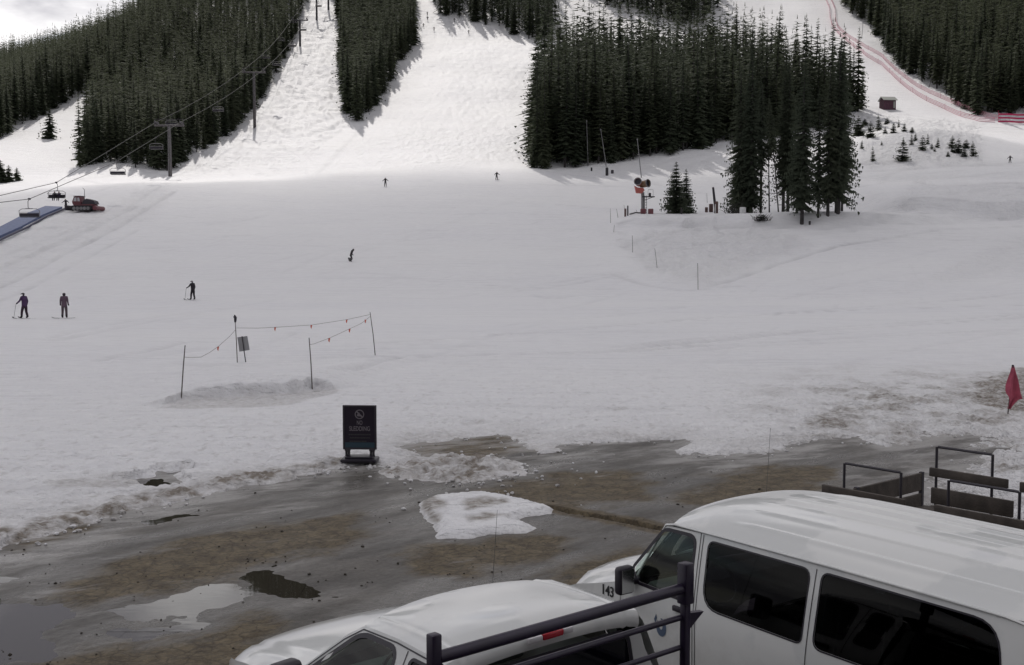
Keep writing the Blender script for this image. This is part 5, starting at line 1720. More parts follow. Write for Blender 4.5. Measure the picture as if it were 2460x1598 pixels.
# ------------------------------------------------------------------ roped corner with poles, rope, notice board
def pole(bx, by, tx, ty, label, group, name='bamboo_pole', m=None, r=.018, lo=6.0):
    p = on_snow(bx, by)
    q = at_d(tx, ty, p.y)
    o = MB().tube([(0, 0, -.25), tuple((q - p) * .5 + Vector((.004, 0, 0))), tuple(q - p)], [r, r * .95, r * .75], 7).build(name, m or M_bamboo, smooth_angle=60)
    o.location = p
    if label: tag(o, label, 'pole', group)
    return o, p, q

P1, p1b, p1t = pole(434.5, 954, 444.7, 829.6, 'bamboo pole at the end of the shaded snow pit, away from the sign', 'rope fence poles')
P2, p2b, p2t = pole(570.6, 871.6, 565, 772, 'bamboo pole with a black glove on its tip beside the notice board', 'rope fence poles')
P3, p3b, p3t = pole(751, 935.6, 742.6, 811.5, 'bamboo pole at the pit end above the standing sign', 'rope fence poles')
P4, p4b, p4t = pole(903, 855.7, 889, 750, 'bamboo pole at the far corner of the rope fence, leaning slightly', 'rope fence poles')
g = MB(); g.tube([(0, 0, -.04), (.006, 0, .05), (.012, 0, .13), (-.012, 0, .20), (-.02, 0, .24)], [.034, .05, .056, .036, .012], 8)
g.tube([(.0, 0, .10), (-.05, 0, .15), (-.06, 0, .18)], [.02, .018, .008], 6)
o = g.build('glove', M_black, smooth_angle=60); o.location = p2t; tag(o, 'black glove stuck on the tip of a bamboo pole', 'glove')
for q, b, fr in ((p3t, p3b, .60), (p1t, p1b, .76)):
    pass

def rope_line(pxs, ends, label, flags, sag=0.05):
    a, b = ends
    n = len(pxs)
    pts = []
    for i, (x, y) in enumerate(pxs):
        t = (x - pxs[0][0]) / (pxs[-1][0] - pxs[0][0])
        pts.append(at_d(x, y, a.y * (1 - t) + b.y * t))
    o0 = pts[0].copy()
    t = thing('fence_rope', label, 'rope', o0, group='ropes of the roped corner')
    MB().tube([tuple(p - o0) for p in pts], .007, 5).build('rope', M_rope, t)
    for x, y in flags:
        tt = (x - pxs[0][0]) / (pxs[-1][0] - pxs[0][0])
        c = at_d(x, y, a.y * (1 - tt) + b.y * tt) - o0
        m = MB()
        m.add([c + Vector(v) for v in ((-.035, 0, 0), (.035, 0, 0), (.012, -.02, -.10), (-.004, .015, -.15), (-.035, .0, -.09))], [(0, 1, 2, 3, 4)])
        m.add([c + Vector(v) for v in ((-.035, .008, 0), (.035, .008, 0), (.012, -.012, -.10), (-.004, .023, -.15), (-.035, .008, -.09))], [(4, 3, 2, 1, 0)])
        m.build('pennant', M_orange, t)
    return t
rope_line([(568, 788), (620, 788.5), (661, 786.5), (748, 781), (833, 768), (888, 756)], (p2b, p4b), 'taut rope with small orange pennants from the gloved pole to the far corner pole', [(661, 786.5), (748, 781), (833, 768)])
rope_line([(744, 828), (755, 826), (791, 812.5), (812, 803), (840, 790), (868, 777), (890, 760)], (p3b, p4b), 'rope with orange pennants from the pit pole to the far corner pole', [(791, 812.5), (840, 790), (878, 768)])
rope_line([(442, 858), (455, 859), (483, 858), (505, 846), (524, 833), (552, 808), (567, 791)], (p1b, p2b), 'slack rope from the outer pit pole to the gloved pole', [(524, 833)])

def make_notice():
    p = on_snow(592, 870.5)
    q = at_d(581.5, 809, p.y)
    s = thing('notice_board', 'grey blank back of a notice board on a leaning stake inside the rope', 'sign', p)
    MB().tube([(0, 0, -.2), tuple((q - p) * 1.02)], .019, 6).build('stake', M_dsteel, s)
    cs = [at_d(x, y, p.y + .03) - p for x, y in ((570.2, 810.5), (594, 807.4), (599.8, 841), (575, 845))]
    n = Vector((0, .012, 0))
    m = MB().add([c for c in cs] + [c + n for c in cs], [(0, 1, 2, 3), (7, 6, 5, 4), (0, 4, 5, 1), (1, 5, 6, 2), (2, 6, 7, 3), (3, 7, 4, 0)])
    m.build('board', M_alu, s)
make_notice()

def make_flag():
    p = on_snow(2420, 993)
    top = at_d(2433, 880, p.y)
    f = thing('red_flag', 'drooping red flag furled on a short leaning pole in the dirty snow', 'flag', p)
    h = (top - p)
    MB().tube([(0, 0, -.2), tuple(h * 1.01)], [.016, .012], 7).build('pole', M_bamboo, f)
    MB().tube([tuple(h * .97), tuple(h * 1.03)], .028, 8).build('pole_cap', M_black, f)
    # cloth: outline at several heights, folded in depth
    k = p.y / FPX
    rows_ = [(880, 2430, 2436), (893, 2427, 2439), (908, 2422, 2443), (925, 2417, 2446), (938, 2416, 2449), (946, 2418, 2452), (952, 2422, 2455), (960, 2424, 2446), (972, 2421, 2434), (982, 2419, 2427)]
    P = []
    for i, (yy, a, b) in enumerate(rows_):
        row = []
        for j in range(13):
            t = j / 12
            q = at_d(a + (b - a) * t, yy + (6 * t if 3 < i < 7 else 0), p.y) - p
            row.append((q.x, .05 * math.sin(t * 9 + i * .5) * min(1, i / 3) - .02, q.z))
        P.append(row)
    m = MB().grid(P)
    o = m.build('cloth', M_flag, f, smooth_angle=80)
    o.modifiers.new('thickness', 'SOLIDIFY').thickness = .006
make_flag()

# course poles and bamboo wands
for i, (bx, by, tx, ty, lab) in enumerate((
    (1474, 561, 1476, 540, 'thin course pole at the corner of the trampled snow below the snow gun'),
    (1520, 607, 1519, 566, 'thin course pole second down the line below the snow gun'),
    (1579, 643, 1573, 597, 'thin course pole third down the line, leaning a little'),
    (1677, 698, 1676, 632, 'lowest and tallest course pole at the tip of the trampled snow'),
    (1467, 542, 1466, 501, 'thin wand at the outer edge of the snow gun pad'),
    (1485, 534, 1481, 502, 'thin wand just inside the edge of the snow gun pad'),
    (1501, 512, 1499, 492, 'short wand above the brown padded posts by the snow gun'),
    (1531, 518, 1528, 504, 'short stub of a wand between the padded posts and the gun mast'),
    (1699, 489, 1698, 464, 'thin wand beside the small brown boxes near the grove'))):
    pole(bx, by, tx, ty, lab, 'thin course poles', name='course_pole', r=.03, m=M_bamboo)

# ------------------------------------------------------------------ snow gun and its yard
def make_snow_gun():
    p = on_snow(1545, 525)
    k = p.y / FPX
    s = thing('fan_snow_gun', 'red and ochre fan snow gun on a steel mast with a ladder and platform', 'snow gun', p)
    def L(px_, py_, dy=0): 
        q = at_d(px_, py_, p.y + dy); return q - p
    base, top = L(1544, 527), L(1544, 462)
    MB().tube([tuple(base), tuple(top)], .26, 12).build('mast', M_steel, s, smooth_angle=50)
    ld = MB()
    a, b = L(1549, 528, .2), L(1549, 470, .2); c, d = L(1554, 528, .2), L(1553, 470, .2)
    ld.tube([tuple(a), tuple(b)], .05, 6); ld.tube([tuple(c), tuple(d)], .05, 6)
    for i in range(9):
        t = i / 9 + .05; ld.tube([tuple(a.lerp(b, t)), tuple(c.lerp(d, t))], .03, 5)
    ld.build('ladder', M_steel, s)
    pl = MB(); q = L(1557, 473); pl.box(tuple(q), (30 * k, 1.2, .14)); r1 = L(1549, 481); r2 = L(1568, 474)
    pl.tube([tuple(r1), tuple(r2)], .05, 6)
    plo = pl.build('platform', M_dsteel, s)
    rl = MB(); t1, t2, t3, t4 = L(1569, 472), L(1569, 456), L(1557, 456), L(1556, 471)
    rl.tube([tuple(t1), tuple(t2), tuple(t3)], .035, 5); rl.tube([tuple(t4), tuple(t3)], .02, 5); rl.build('railing', M_steel, plo)
    mt = MB(); mt.box(tuple(L(1561, 468)), (.35, .5, .55), bev=.06); mt.build('control_box', M_dsteel, plo)
    bd = MB(); bd.plate([(L(x, y).x, L(x, y).z) for x, y in ((1524, 447), (1531, 451), (1545, 452), (1548, 458), (1541, 465), (1528, 464))], .9, Matrix(((1, 0, 0, 0), (0, 0, -1, 0), (0, 1, 0, 0), (0, 0, 0, 1))))
    bd.build('housing', M_orangepaint, s)
    def barrel(cx, cy, r, ax, length, m, name):
        c0 = L(cx, cy); A = Vector(ax).normalized()
        b_ = MB(); b_.tube([tuple(c0 - A * length * .5), tuple(c0 - A * length * .3), tuple(c0 + A * length * .35), tuple(c0 + A * length * .5)], [r * .8, r * .95, r, r * 1.06], 20, cap=False)
        o = b_.build(name, m, s, smooth_angle=50)
        f = MB(); f.tube([tuple(c0 + A * length * .30), tuple(c0 + A * length * .34)], r * .93, 20); f.build('fan_grille', M_dsteel, o)
        g_ = MB(); rr = [c0 + A * length * .5 + (Matrix.Rotation(t, 3, A) @ A.orthogonal().normalized()) * r * 1.04 for t in [2 * math.pi * i / 24 for i in range(25)]]
        g_.tube([tuple(v) for v in rr], .07, 6, cap=False); g_.build('nozzle_ring', M_steel, o)
    barrel(1534, 439, 8.2 * k, (-.25, -1, .18), 1.7, M_orangepaint, 'fan_barrel')
    barrel(1548, 442, 8.6 * k, (.75, -.75, .12), 1.5, M_yellowish, 'fan_barrel')
make_snow_gun()

def padded(px_, y0, y1, wpx, label, m=M_brownbox, name='padded_post', cat='post', group=None, rnd=True):
    p = on_snow(px_, y1)
    k = p.y / FPX
    h, w = (y1 - y0) * k, wpx * k
    b = MB()
    if rnd: b.tube([(0, 0, -.3), (0, 0, h * .9), (0, 0, h)], [w / 2, w / 2, w * .4], 10)
    else: b.box((0, 0, h / 2), (w, w * .9, h), bev=.12 * w)
    o = b.build(name, m, smooth_angle=50); o.location = p
    return tag(o, label, cat, group)
padded(1502, 516, 535, 5, 'brown padded post by the wands at the snow gun yard edge')
padded(1508, 510, 534, 3.5, 'taller dark post leaning on a brown padded post', m=M_dsteel)
padded(1545, 521, 533, 13, 'red box at the foot of the snow gun mast', m=M_redpaint, name='padding_box', cat='box', rnd=False)
padded(1563, 521, 533, 13, 'rounded reddish box next to the foot of the gun mast', m=M_redpaint, name='padding_box', cat='box', rnd=True)
padded(1637, 519, 534, 4.5, 'short dark stump in front of the pair of young spruces', m=M_bark, name='stump', cat='stump')
padded(1697, 500, 512, 6.5, 'smallest brown box near the dark hydrant post', name='padding_box', cat='box', rnd=False)
padded(1708, 492, 511, 9, 'bigger brown box near the dark hydrant post', name='padding_box', cat='box', rnd=False)
padded(1945, 533, 543, 5, 'short stump among the grove trunks', m=M_bark, name='stump', cat='stump')
padded(1784, 517, 532, 15, 'pale rounded padding at the foot of the thick grove trunk', m=M_whitepad, name='padded_hydrant', cat='padding')
def make_hydrant():
    p = on_snow(1720, 525)
    s = thing('hydrant_post', 'tall dark slanting hydrant post with a dark and white padded foot by the grove', 'post', p)
    q = at_d(1713, 450, p.y) - p
    MB().tube([(0, 0, 0), tuple(q)], [.22, .17], 10).build('post', M_dsteel, s, smooth_angle=50)
    k = p.y / FPX
    MB().box((0, 0, 14 * k), (9 * k, .5, 29 * k), bev=.1).build('padding', M_brownbox, s, smooth_angle=40)
    MB().box((-2.6 * k, -.27, 11 * k), (2.4 * k, .05, 21 * k)).build('white_strip', M_whitepad, s)
make_hydrant()
hose = [on_snow(x, y) + Vector((0, 0, .12)) for x, y in ((1513, 533), (1520, 531), (1527, 527), (1533, 530), (1540, 531))]
o = MB().tube([tuple(p - hose[0]) for p in hose], .10, 7).build('hose', M_rubber, smooth_angle=60); o.location = hose[0]; tag(o, 'dark hose lying from the padded posts to the mast foot', 'hose')

# brush under the grove
def brush(px_, py_, w, h, n, seed, label):
    p = on_snow(px_, py_)
    r = random.Random(seed)
    k = p.y / FPX
    t = thing('brush_pile', label, 'brush', p, group='brush in the grove')
    m = MB()
    for i in range(n):
        x = r.uniform(-w / 2, w / 2) * k; y = r.uniform(-1.2, 1.2); a = r.uniform(0, 6.28); L = r.uniform(.4, 1.0) * h * k
        tip = (x + math.cos(a) * L * .7, y + math.sin(a) * L * .7, L * r.uniform(.3, .9))
        m.tube([(x, y, -.05), ((x + tip[0]) / 2, (y + tip[1]) / 2, tip[2] * .65), tip], [.035, .025, .008], 4)
    m.build('twigs', M_bark, t)
    v, f, ti = spruce_arrays(seed, h * k, w * k * .42, .0, 6, 9, 2, droop=.1)
    c = np_mesh('sprays', v, f, M_needle_near, {'tint': ti}, smooth_all=False); c.parent = t
brush(1760, 530, 34, 42, 40, 61, 'low brushy growth at the foot of the thick grove trunk')
brush(1828, 541, 40, 22, 60, 62, 'brown brush pile lying in front of the grove')

# lances: thin tall snow-making poles
def lance(bx, by, tx, ty, label):
    p = on_snow(bx, by, 150, 800)
    q = at_d(tx, ty, p.y) - p
    t = thing('snow_lance', label, 'snow lance', p, group='snow lances')
    MB().tube([(0, 0, -.3), tuple(q)], [.11, .06], 7).build('pipe', M_steel, t, smooth_angle=50)
    MB().tube([tuple(q * .97), tuple(q * 1.01)], .14, 7).build('nozzle_head', M_steel, t, smooth_angle=50)
lance(1457, 402, 1443, 311, 'slanting thin lance in front of the dense stand above a black padded hydrant')
lance(1541, 428, 1531, 334, 'near upright lance rising behind the fan snow gun')
lance(1413, 400, 1409, 290, 'faint dark lance among the trunks of the dense stand')
lance(1311, 84, 1320, 37, 'lance at the edge of the wood above the groomed run')
lance(2070, 94, 2074, 44, 'uppermost lance along the red fences')
lance(2121, 126, 2131, 70, 'second lance down along the red fences')
lance(2167, 151, 2172, 116, 'short third lance down along the red fences')
lance(2231, 212, 2247, 150, 'slanting fourth lance down along the red fences')
lance(2324, 260, 2344, 201, 'lowest slanting lance along the red fences')
padded(1458, 404, 423, 7, 'black padded hydrant below the slanting lance', m=M_rubber, name='padded_hydrant', cat='padding', rnd=True)
padded(1471, 410, 418, 7, 'small grey lump beside the black padded hydrant', m=M_dsteel, name='padded_hydrant', cat='padding')
padded(1421, 404, 412, 4, 'small dark padded hydrant at the foot of the dense stand', m=M_rubber, name='padded_hydrant', cat='padding')

# dead leaning trunk on the groomed run
p = on_snow(1293, 258); q = at_d(1264, 222, p.y) - p
o = MB().tube([(0, 0, -.3), tuple(q * .5), tuple(q)], [.28, .2, .1], 7).build('dead_trunk', M_bark, smooth_angle=60); o.location = p
tag(o, 'bare dead trunk leaning out from the dense stand over the groomed run', 'trunk')

# ------------------------------------------------------------------ hut
def make_hut():
    p = on_snow(2132, 263)
    k = p.y / FPX
    s = thing('small_hut', 'small dark red hut with a pale roof on the bright run', 'hut', p, rad(8))
    w, d, h = 30 * k, 3.0, 19 * k
    MB().box((0, 0, h / 2 - .2), (w, d, h + .4)).build('wall', M_hutwall, s)
    rf = MB()
    W = w / 2 + .35; D = d / 2 + .4; t = .14
    prof = [(-D, h - .05), (0, h + 1.05), (D, h - .05)]
    vs = [(x, y, z) for x in (-W, W) for y, z in prof] + [(x, y, z + t) for x in (-W, W) for y, z in prof]
    rf.add(vs, [(0, 1, 4, 3), (1, 2, 5, 4), (6, 9, 10, 7), (7, 10, 11, 8), (0, 3, 9, 6), (2, 8, 11, 5), (0, 6, 7, 1), (1, 7, 8, 2), (3, 4, 10, 9), (4, 5, 11, 10)])
    rf.build('roof', M_hutroof, s)
    gb = MB()
    for x in (-w / 2 + .01, w / 2 - .01): gb.add([(x, -d / 2, h), (x, d / 2, h), (x, 0, h + .95), (x * .98, -d / 2, h), (x * .98, d / 2, h), (x * .98, 0, h + .95)], [(0, 1, 2), (3, 5, 4)])
    gb.build('gable', M_hutwall, s)
    MB().box((w * .36, -d / 2 - .03, h * .45), (.5, .06, h * .8)).build('door', M_hutroof, s)
make_hut()

# ------------------------------------------------------------------ safety fences
def net(pts_px, height, label, m, straps, post_step=4.0, wob=0.0, seed=0, group=None):
    pts = [on_snow(x, y, 250, 800) for x, y in pts_px]
    dense = []
    for a, b in zip(pts[:-1], pts[1:]):
        n = max(1, int((b - a).length / 2.5))
        for i in range(n):
            q = a.lerp(b, i / n); dense.append(Vector((q.x, q.y, float(terrain(q.x, q.y)) + .1)))
    dense.append(pts[-1])
    o0 = dense[0].copy()
    t = thing('safety_fence', label, 'fence', o0, group=group)
    r = random.Random(seed)
    nm = MB()
    offs = [r.uniform(-wob, wob) for _ in dense]
    for k_ in range(straps):
        z0 = height * (k_ + .15) / straps; z1 = height * (k_ + .62) / straps
        P = [[tuple(p - o0 + Vector((0, o, z0 + o))), tuple(p - o0 + Vector((0, o, z1 + o)))] for p, o in zip(dense, offs)]
        nm.grid(P)
        nm.grid([[tuple(Vector(a) + Vector((.02, .02, 0))), tuple(Vector(b) + Vector((.02, .02, 0)))] for a, b in P])
    nm.build('netting', m, t)
    acc = 0
    pm = []
    last = None
    for p in dense:
        if last is None or (p - last).length > post_step:
            MB().tube([tuple(p - o0 + Vector((0, 0, -.3))), tuple(p - o0 + Vector((0, 0, height + .25)))], .05, 5).build('post', m, t)
            last = p
net([(1970, -16), (1984, 2), (1992, 20), (1994, 42), (1998, 62), (2016, 84), (2046, 110), (2084, 139), (2118, 158), (2152, 191), (2186, 219), (2226, 244), (2270, 264), (2316, 284), (2352, 293), (2390, 295)], 1.5, 'faded red safety fence along the bright run, the one nearer the hut', M_pinknet, 4, 12.0, .1, 1, 'red safety fences')
net([(1984, -18), (1998, 4), (2006, 24), (2007, 48), (2012, 66), (2040, 92), (2078, 116), (2118, 138), (2150, 170), (2188, 200), (2230, 224), (2280, 246), (2326, 266), (2372, 283), (2404, 291)], 1.4, 'faded red safety fence close under the wood, upslope of its twin', M_pinknet, 4, 12.0, .1, 2, 'red safety fences')
net([(2398, 295), (2420, 296), (2445, 297), (2475, 298), (2520, 300)], 2.9, 'bright magenta red netting where the fences end at the frame edge', M_rednet, 3, 10.0, .25, 3, 'red safety fences')

# ------------------------------------------------------------------ people
def skin_body(joints, edges, radii, name, mats, band):
    me = bpy.data.meshes.new(name)
    keys = list(joints)
    me.from_pydata([joints[k] for k in keys], [(keys.index(a), keys.index(b)) for a, b in edges], [])
    o = bpy.data.objects.new(name + '_skeleton', me)
    COL.objects.link(o)
    sk = o.modifiers.new('skin', 'SKIN')
    for i, k in enumerate(keys):
        sv = me.skin_vertices[0].data[i]
        r = radii[k]
        sv.radius = r if isinstance(r, tuple) else (r, r)
        sv.use_root = (k == 'pelvis')
    sb = o.modifiers.new('sub', 'SUBSURF'); sb.levels = 1
    dg = bpy.context.evaluated_depsgraph_get()
    m2 = bpy.data.meshes.new_from_object(o.evaluated_get(dg))
    bpy.data.objects.remove(o)
    m2.materials.clear()
    for m in mats: m2.materials.append(m)
    for p in m2.polygons:
        p.material_index = band(p.center); p.use_smooth = True
    m2.name = name
    return m2

EDG = [('pelvis', 'waist'), ('waist', 'chest'), ('chest', 'neck'), ('neck', 'head'), ('head', 'crown'),
       ('chest', 'sl'), ('sl', 'el'), ('el', 'wl'), ('wl', 'hl'), ('chest', 'sr'), ('sr', 'er'), ('er', 'wr'), ('wr', 'hr'),
       ('pelvis', 'hipl'), ('hipl', 'kl'), ('kl', 'al'), ('al', 'tl'), ('pelvis', 'hipr'), ('hipr', 'kr'), ('kr', 'ar'), ('ar', 'tr')]
RAD = dict(pelvis=(.16, .13), waist=(.155, .125), chest=(.185, .135), neck=.065, head=.125, crown=.10, sl=.085, el=.065, wl=.05, hl=.048, sr=.085, er=.065, wr=.05, hr=.048,
           hipl=.115, kl=.085, al=.075, tl=.055, hipr=.115, kr=.085, ar=.075, tr=.055)
def pose(lean=0.0, crouch=0.0, spread=.13, armL=(.30, .12, -.30), armR=(-.30, .10, -.32), fwd=(0, 0), sit=False, twist=0):
    """local frame: faces +y, x to its own right"""
    z = .92 - crouch * .25
    J = dict(pelvis=(0, 0, z), waist=(0, .02 + lean * .12, z + .17), chest=(0, .03 + lean * .3, z + .40), neck=(0, .05 + lean * .42, z + .57), head=(0, .07 + lean * .48, z + .69), crown=(0, .06 + lean * .5, z + .79))
    c = Vector(J['chest']) + Vector((0, 0, .08))
    for s, n, a in ((1, 'r', armR), (-1, 'l', armL)):
        sh = c + Vector((s * .19, -.01, .02)); J['s' + n] = tuple(sh)
        a = Vector((abs(a[0]) * s, a[1], a[2]))
        e = sh + a.normalized() * .28 + Vector((0, -.05, 0)); J['e' + n] = tuple(e)
        w = e + (a + Vector((0, .25, .05))).normalized() * .24; J['w' + n] = tuple(w)
        J['h' + n] = tuple(w + (w - e).normalized() * .10)
        h = Vector((s * .10, 0, z - .06)); J['hip' + n] = tuple(h)
        fx = s * spread; fy = fwd[0] if n == 'r' else fwd[1]
        if sit:
            J['k' + n] = (s * .12, .44, z - .04); J['a' + n] = (s * .12, .50, z - .50); J['t' + n] = (s * .12, .66, z - .54)
        else:
            J['k' + n] = (s * (.10 + spread) / 2, fy * .5 + .06 + crouch * .24, z * .52); J['a' + n] = (fx, fy, .13); J['t' + n] = (fx, fy + .17, .07)
    return J
_pc = {}
def cmat(c):
    if c not in _pc: _pc[c] = mat('clothing', c, .85, var=.15, var_scale=6)
    return _pc[c]
SKIN = (0.42, 0.27, 0.20)
def person(p, rz, J, jacket, pants, helmet, label, tilt=0.0, gear='ski', poles=(), scale=1.0, simple=False, group=None):
    zp = J['pelvis'][2]
    mats = [cmat(jacket), cmat(pants), cmat(helmet), cmat((.02, .02, .022)), cmat(SKIN)]
    hl, hr, hd = Vector(J['hl']), Vector(J['hr']), Vector(J['head'])
    sit = J['kl'][1] > .4
    def band(c):
        if (c - hl).length < .13 or (c - hr).length < .13: return 3
        if c.z > J['neck'][2] + .03:
            return 4 if (c.y > hd.y + .06 and c.z < hd.z + .06) else 2
        if sit: return 0 if (c.z > zp - .02 and c.y < .3) else (3 if c.z < zp - .42 else 1)
        if c.z > zp - .10: return 0
        return 3 if c.z < .26 else 1
    t = thing('person', label, 'person', p, rz, group)
    t.scale = (scale,) * 3
    if tilt: t.rotation_euler = Matrix.Rotation(rz, 3, 'Z').to_euler() if False else (0, tilt, rz)
    b = bpy.data.objects.new('body', skin_body(J, EDG, RAD, 'body', mats, band)); COL.objects.link(b); b.parent = t
    if simple: return t
    if gear == 'ski':
        for n in 'lr':
            a = J['a' + n]
            s = MB(); s.grid([[(a[0] + dx, a[1] + yy, zz) for dx in (-.045, .045)] for yy, zz in ((-.75, .02), (-.3, .0), (.5, .0), (.80, .03), (.92, .10))])
            s.grid([[(a[0] + dx, a[1] + yy, zz + .022) for dx in (-.045, .045)] for yy, zz in ((-.75, .02), (-.3, .0), (.5, .0), (.80, .03), (.92, .10))])
            s.build('ski', M_dsteel, t)
    elif gear == 'board':
        s = MB(); P_ = []
        for xx, zz, w in ((-.80, .09, .08), (-.66, .03, .13), (-.3, .0, .125), (.3, .0, .125), (.66, .03, .13), (.80, .09, .08)):
            P_.append([(xx, -w, zz), (xx, w, zz)])
        s.grid(P_); s.grid([[(a_, b_, c_ + .02) for a_, b_, c_ in r_] for r_ in P_]); s.build('snowboard', M_black, t)
    return t
def ski_pole(base_thing, J, n, label, tip):
    """a pole held in the hand: a thing of its own"""
    M = Matrix.Translation(base_thing.location) @ base_thing.rotation_euler.to_matrix().to_4x4()
    h = M @ Vector(J['h' + n]); q = M @ Vector(tip)
    o = MB().tube([tuple(h * 0 + (h - h) + Vector((0, 0, .06))), tuple(q - h)], .012, 5).build('ski_pole', M_dsteel); o.location = h
    tag(o, label, 'ski pole')
PURP, BLK, DK = (0.060, 0.028, 0.085), (0.018, 0.014, 0.020), (0.030, 0.022, 0.030)
J1 = pose(lean=.12, spread=.17, armL=(.12, .22, -.42), armR=(.07, -.02, -.45), fwd=(-.06, .10))
a = person(on_snow(60, 766), rad(62), J1, PURP, (.03, .015, .028), (.05, .045, .05), 'skier in a purple jacket standing on skis at the frame edge, a pole in hand')
ski_pole(a, J1, 'l', 'thin ski pole held by the purple jacket skier', (-.34, .66, .02))
J2 = pose(lean=.05, spread=.13, armL=(.05, .03, -.45), armR=(.05, .03, -.45), crouch=.1)
person(on_snow(155, 765), rad(15), J2, (.105, .066, .095), (.085, .062, .075), DK, 'snowboarder in a dusty mauve jacket standing beside the purple jacket skier', gear='board')
J3 = pose(lean=.10, spread=.16, armL=(.12, .30, -.36), armR=(.07, .0, -.45), fwd=(-.04, .08))
a = person(on_snow(464, 724), rad(58), J3, BLK, BLK, (.12, .11, .12), 'skier all in black standing alone above the roped corner')
ski_pole(a, J3, 'l', 'thin ski pole held by the lone black skier', (-.34, .66, .02))
J4 = pose(lean=.45, crouch=.55, spread=.25, armL=(.40, .20, -.25), armR=(.45, -.10, -.2))
person(on_snow(841, 630), rad(-70), J4, BLK, DK, BLK, 'snowboarder in dark clothes leaning hard into a turn in mid slope', tilt=rad(24), gear='board')
J5 = pose(lean=.2, crouch=.2, spread=.16)
person(on_snow(926, 450), rad(185), J5, BLK, BLK, BLK, 'dark clad skier coming off the run toward the open snow, the one nearer the lift')
J6 = pose(lean=.35, crouch=.35, spread=.2)
person(on_snow(1193, 434), rad(200), J6, BLK, DK, BLK, 'dark clad skier crouching on the snow just below the dense stand')
for i, (x, y, lab) in enumerate(((1027, 39, 'tiny skier highest up on the groomed run'), (1027, 50, 'tiny skier just below the highest one on the groomed run'), (1017, 66, 'tiny skier close to the narrow wood on the groomed run'),
                                 (1043, 76, 'tiny skier in the middle of the group on the groomed run'), (1126, 83, 'tiny skier lowest on the groomed run beneath the upper wood'), (1091, 54, 'tiny skier near the edge of the upper wood'),
                                 (2426, 407, 'tiny skier alone on the bright run beyond the sapling mound'), (159, 507, 'tiny person standing in front of the red snow groomer'))):
    person(on_snow(x, y), rad(180 + 30 * (i % 3 - 1)), J5 if i % 2 else J6, (.05, .045, .05) if i < 7 else BLK, BLK, BLK, lab, gear='ski', simple=True, group='far skiers')

# ------------------------------------------------------------------ chairlift
ROPE_R = [(-56.5, 118, 8.2), (-59.5, 140, 10.9), (-64.8, 184, 18.9)]
def tower(bx, by, height, label):
    p = on_snow(bx, by)
    t = thing('lift_tower', label, 'lift tower', p, rad(3), group='chairlift towers')
    MB().tube([(0, 0, -.5), (0, 0, height * .5), (0, 0, height)], [.42, .38, .32], 12).build('mast', M_tower if by > 300 else M_dsteel, t, smooth_angle=50)
    MB().box((0, 0, height), (6.2, .35, .38), bev=.05).build('crossarm', M_tower if by > 300 else M_dsteel, t, smooth_angle=40)
    for sx in (-2.6, 2.6):
        m = MB()
        m.box((sx, 0, height + .42), (.18, 3.6, .16))
        for y in (-1.5, -.9, -.3, .3, .9, 1.5): m.tube([(sx - .08, y, height + .55), (sx + .08, y, height + .55)], .22, 12)
        m.build('sheave_assembly', M_dsteel, t)
    w = MB()
    for x in (-3.0, 3.0): w.tube([(x, 0, height), (x, 0, height + 1.3)], .06, 5)
    w.tube([(-3.0, 0, height + 1.3), (3.0, 0, height + 1.3)], .05, 5)
    w.build('work_frame', M_dsteel, t)
    ld = MB()
    for x in (-.2, .2): ld.tube([(x, -.5, .3), (x, -.42, height)], .03, 4)
    for i in range(int(height / .6)): ld.tube([(-.2, -.5, .5 + i * .6), (.2, -.5, .5 + i * .6)], .02, 4)
    ld.build('ladder', M_steel, t)
    return p, height
TW = [tower(409, 425, 10.6, 'lowest grey lift tower at the corner of the ridge wood'),
      tower(612, 309, 14.5, 'second lift tower, standing alone at the foot of the mogul run'),
      tower(721, 112, 9.5, 'third lift tower against the upper wood edge of the mogul run'),
      tower(761, 48, 10.0, 'fourth lift tower close to the top of the mogul run'),
      tower(789, 27, 10.0, 'uppermost lift tower beside the narrow wood')]
def rope_pts(side):
    pts = []
    s = 2.6 * side
    low = [(-57.0, 112, 8.5), (-60.0, 140, 10.9), (-64.8, 184, 18.9)] if side > 0 else [(-61.0, 112, 7.6), (-66.7, 165, 14.5), (-71.0, 195, 21.0)]
    pts += [Vector(v) for v in low]
    prev = None
    for p, h in TW:
        q = p + Vector((s, 0, h + .78))
        if prev is not None:
            L = (q - prev).length
            for k in (1, 2, 3):
                t = k / 4; m = prev.lerp(q, t); m.z -= L * .012 * 4 * t * (1 - t); pts.append(m)
        pts.append(q); prev = q
    last = pts[-1]
    pts.append(last + Vector((-3, 60, 32)))
    return pts
RPT = {}
for side, lab in ((1, 'steel haul rope of the chairlift, the line nearer the mogul run'), (-1, 'steel haul rope of the chairlift, the line nearer the ridge wood')):
    pts = rope_pts(side)
    # extend downhill out of the frame to the bottom station side
    pts = [pts[0] + (pts[0] - pts[1]) * 1.2 + Vector((0, 0, 1.2))] + pts
    RPT[side] = pts
    o0 = pts[0].copy()
    o = MB().tube([tuple(p - o0) for p in pts], .045, 5).build('haul_rope', M_cable); o.location = o0
    tag(o, lab, 'rope', 'haul ropes')
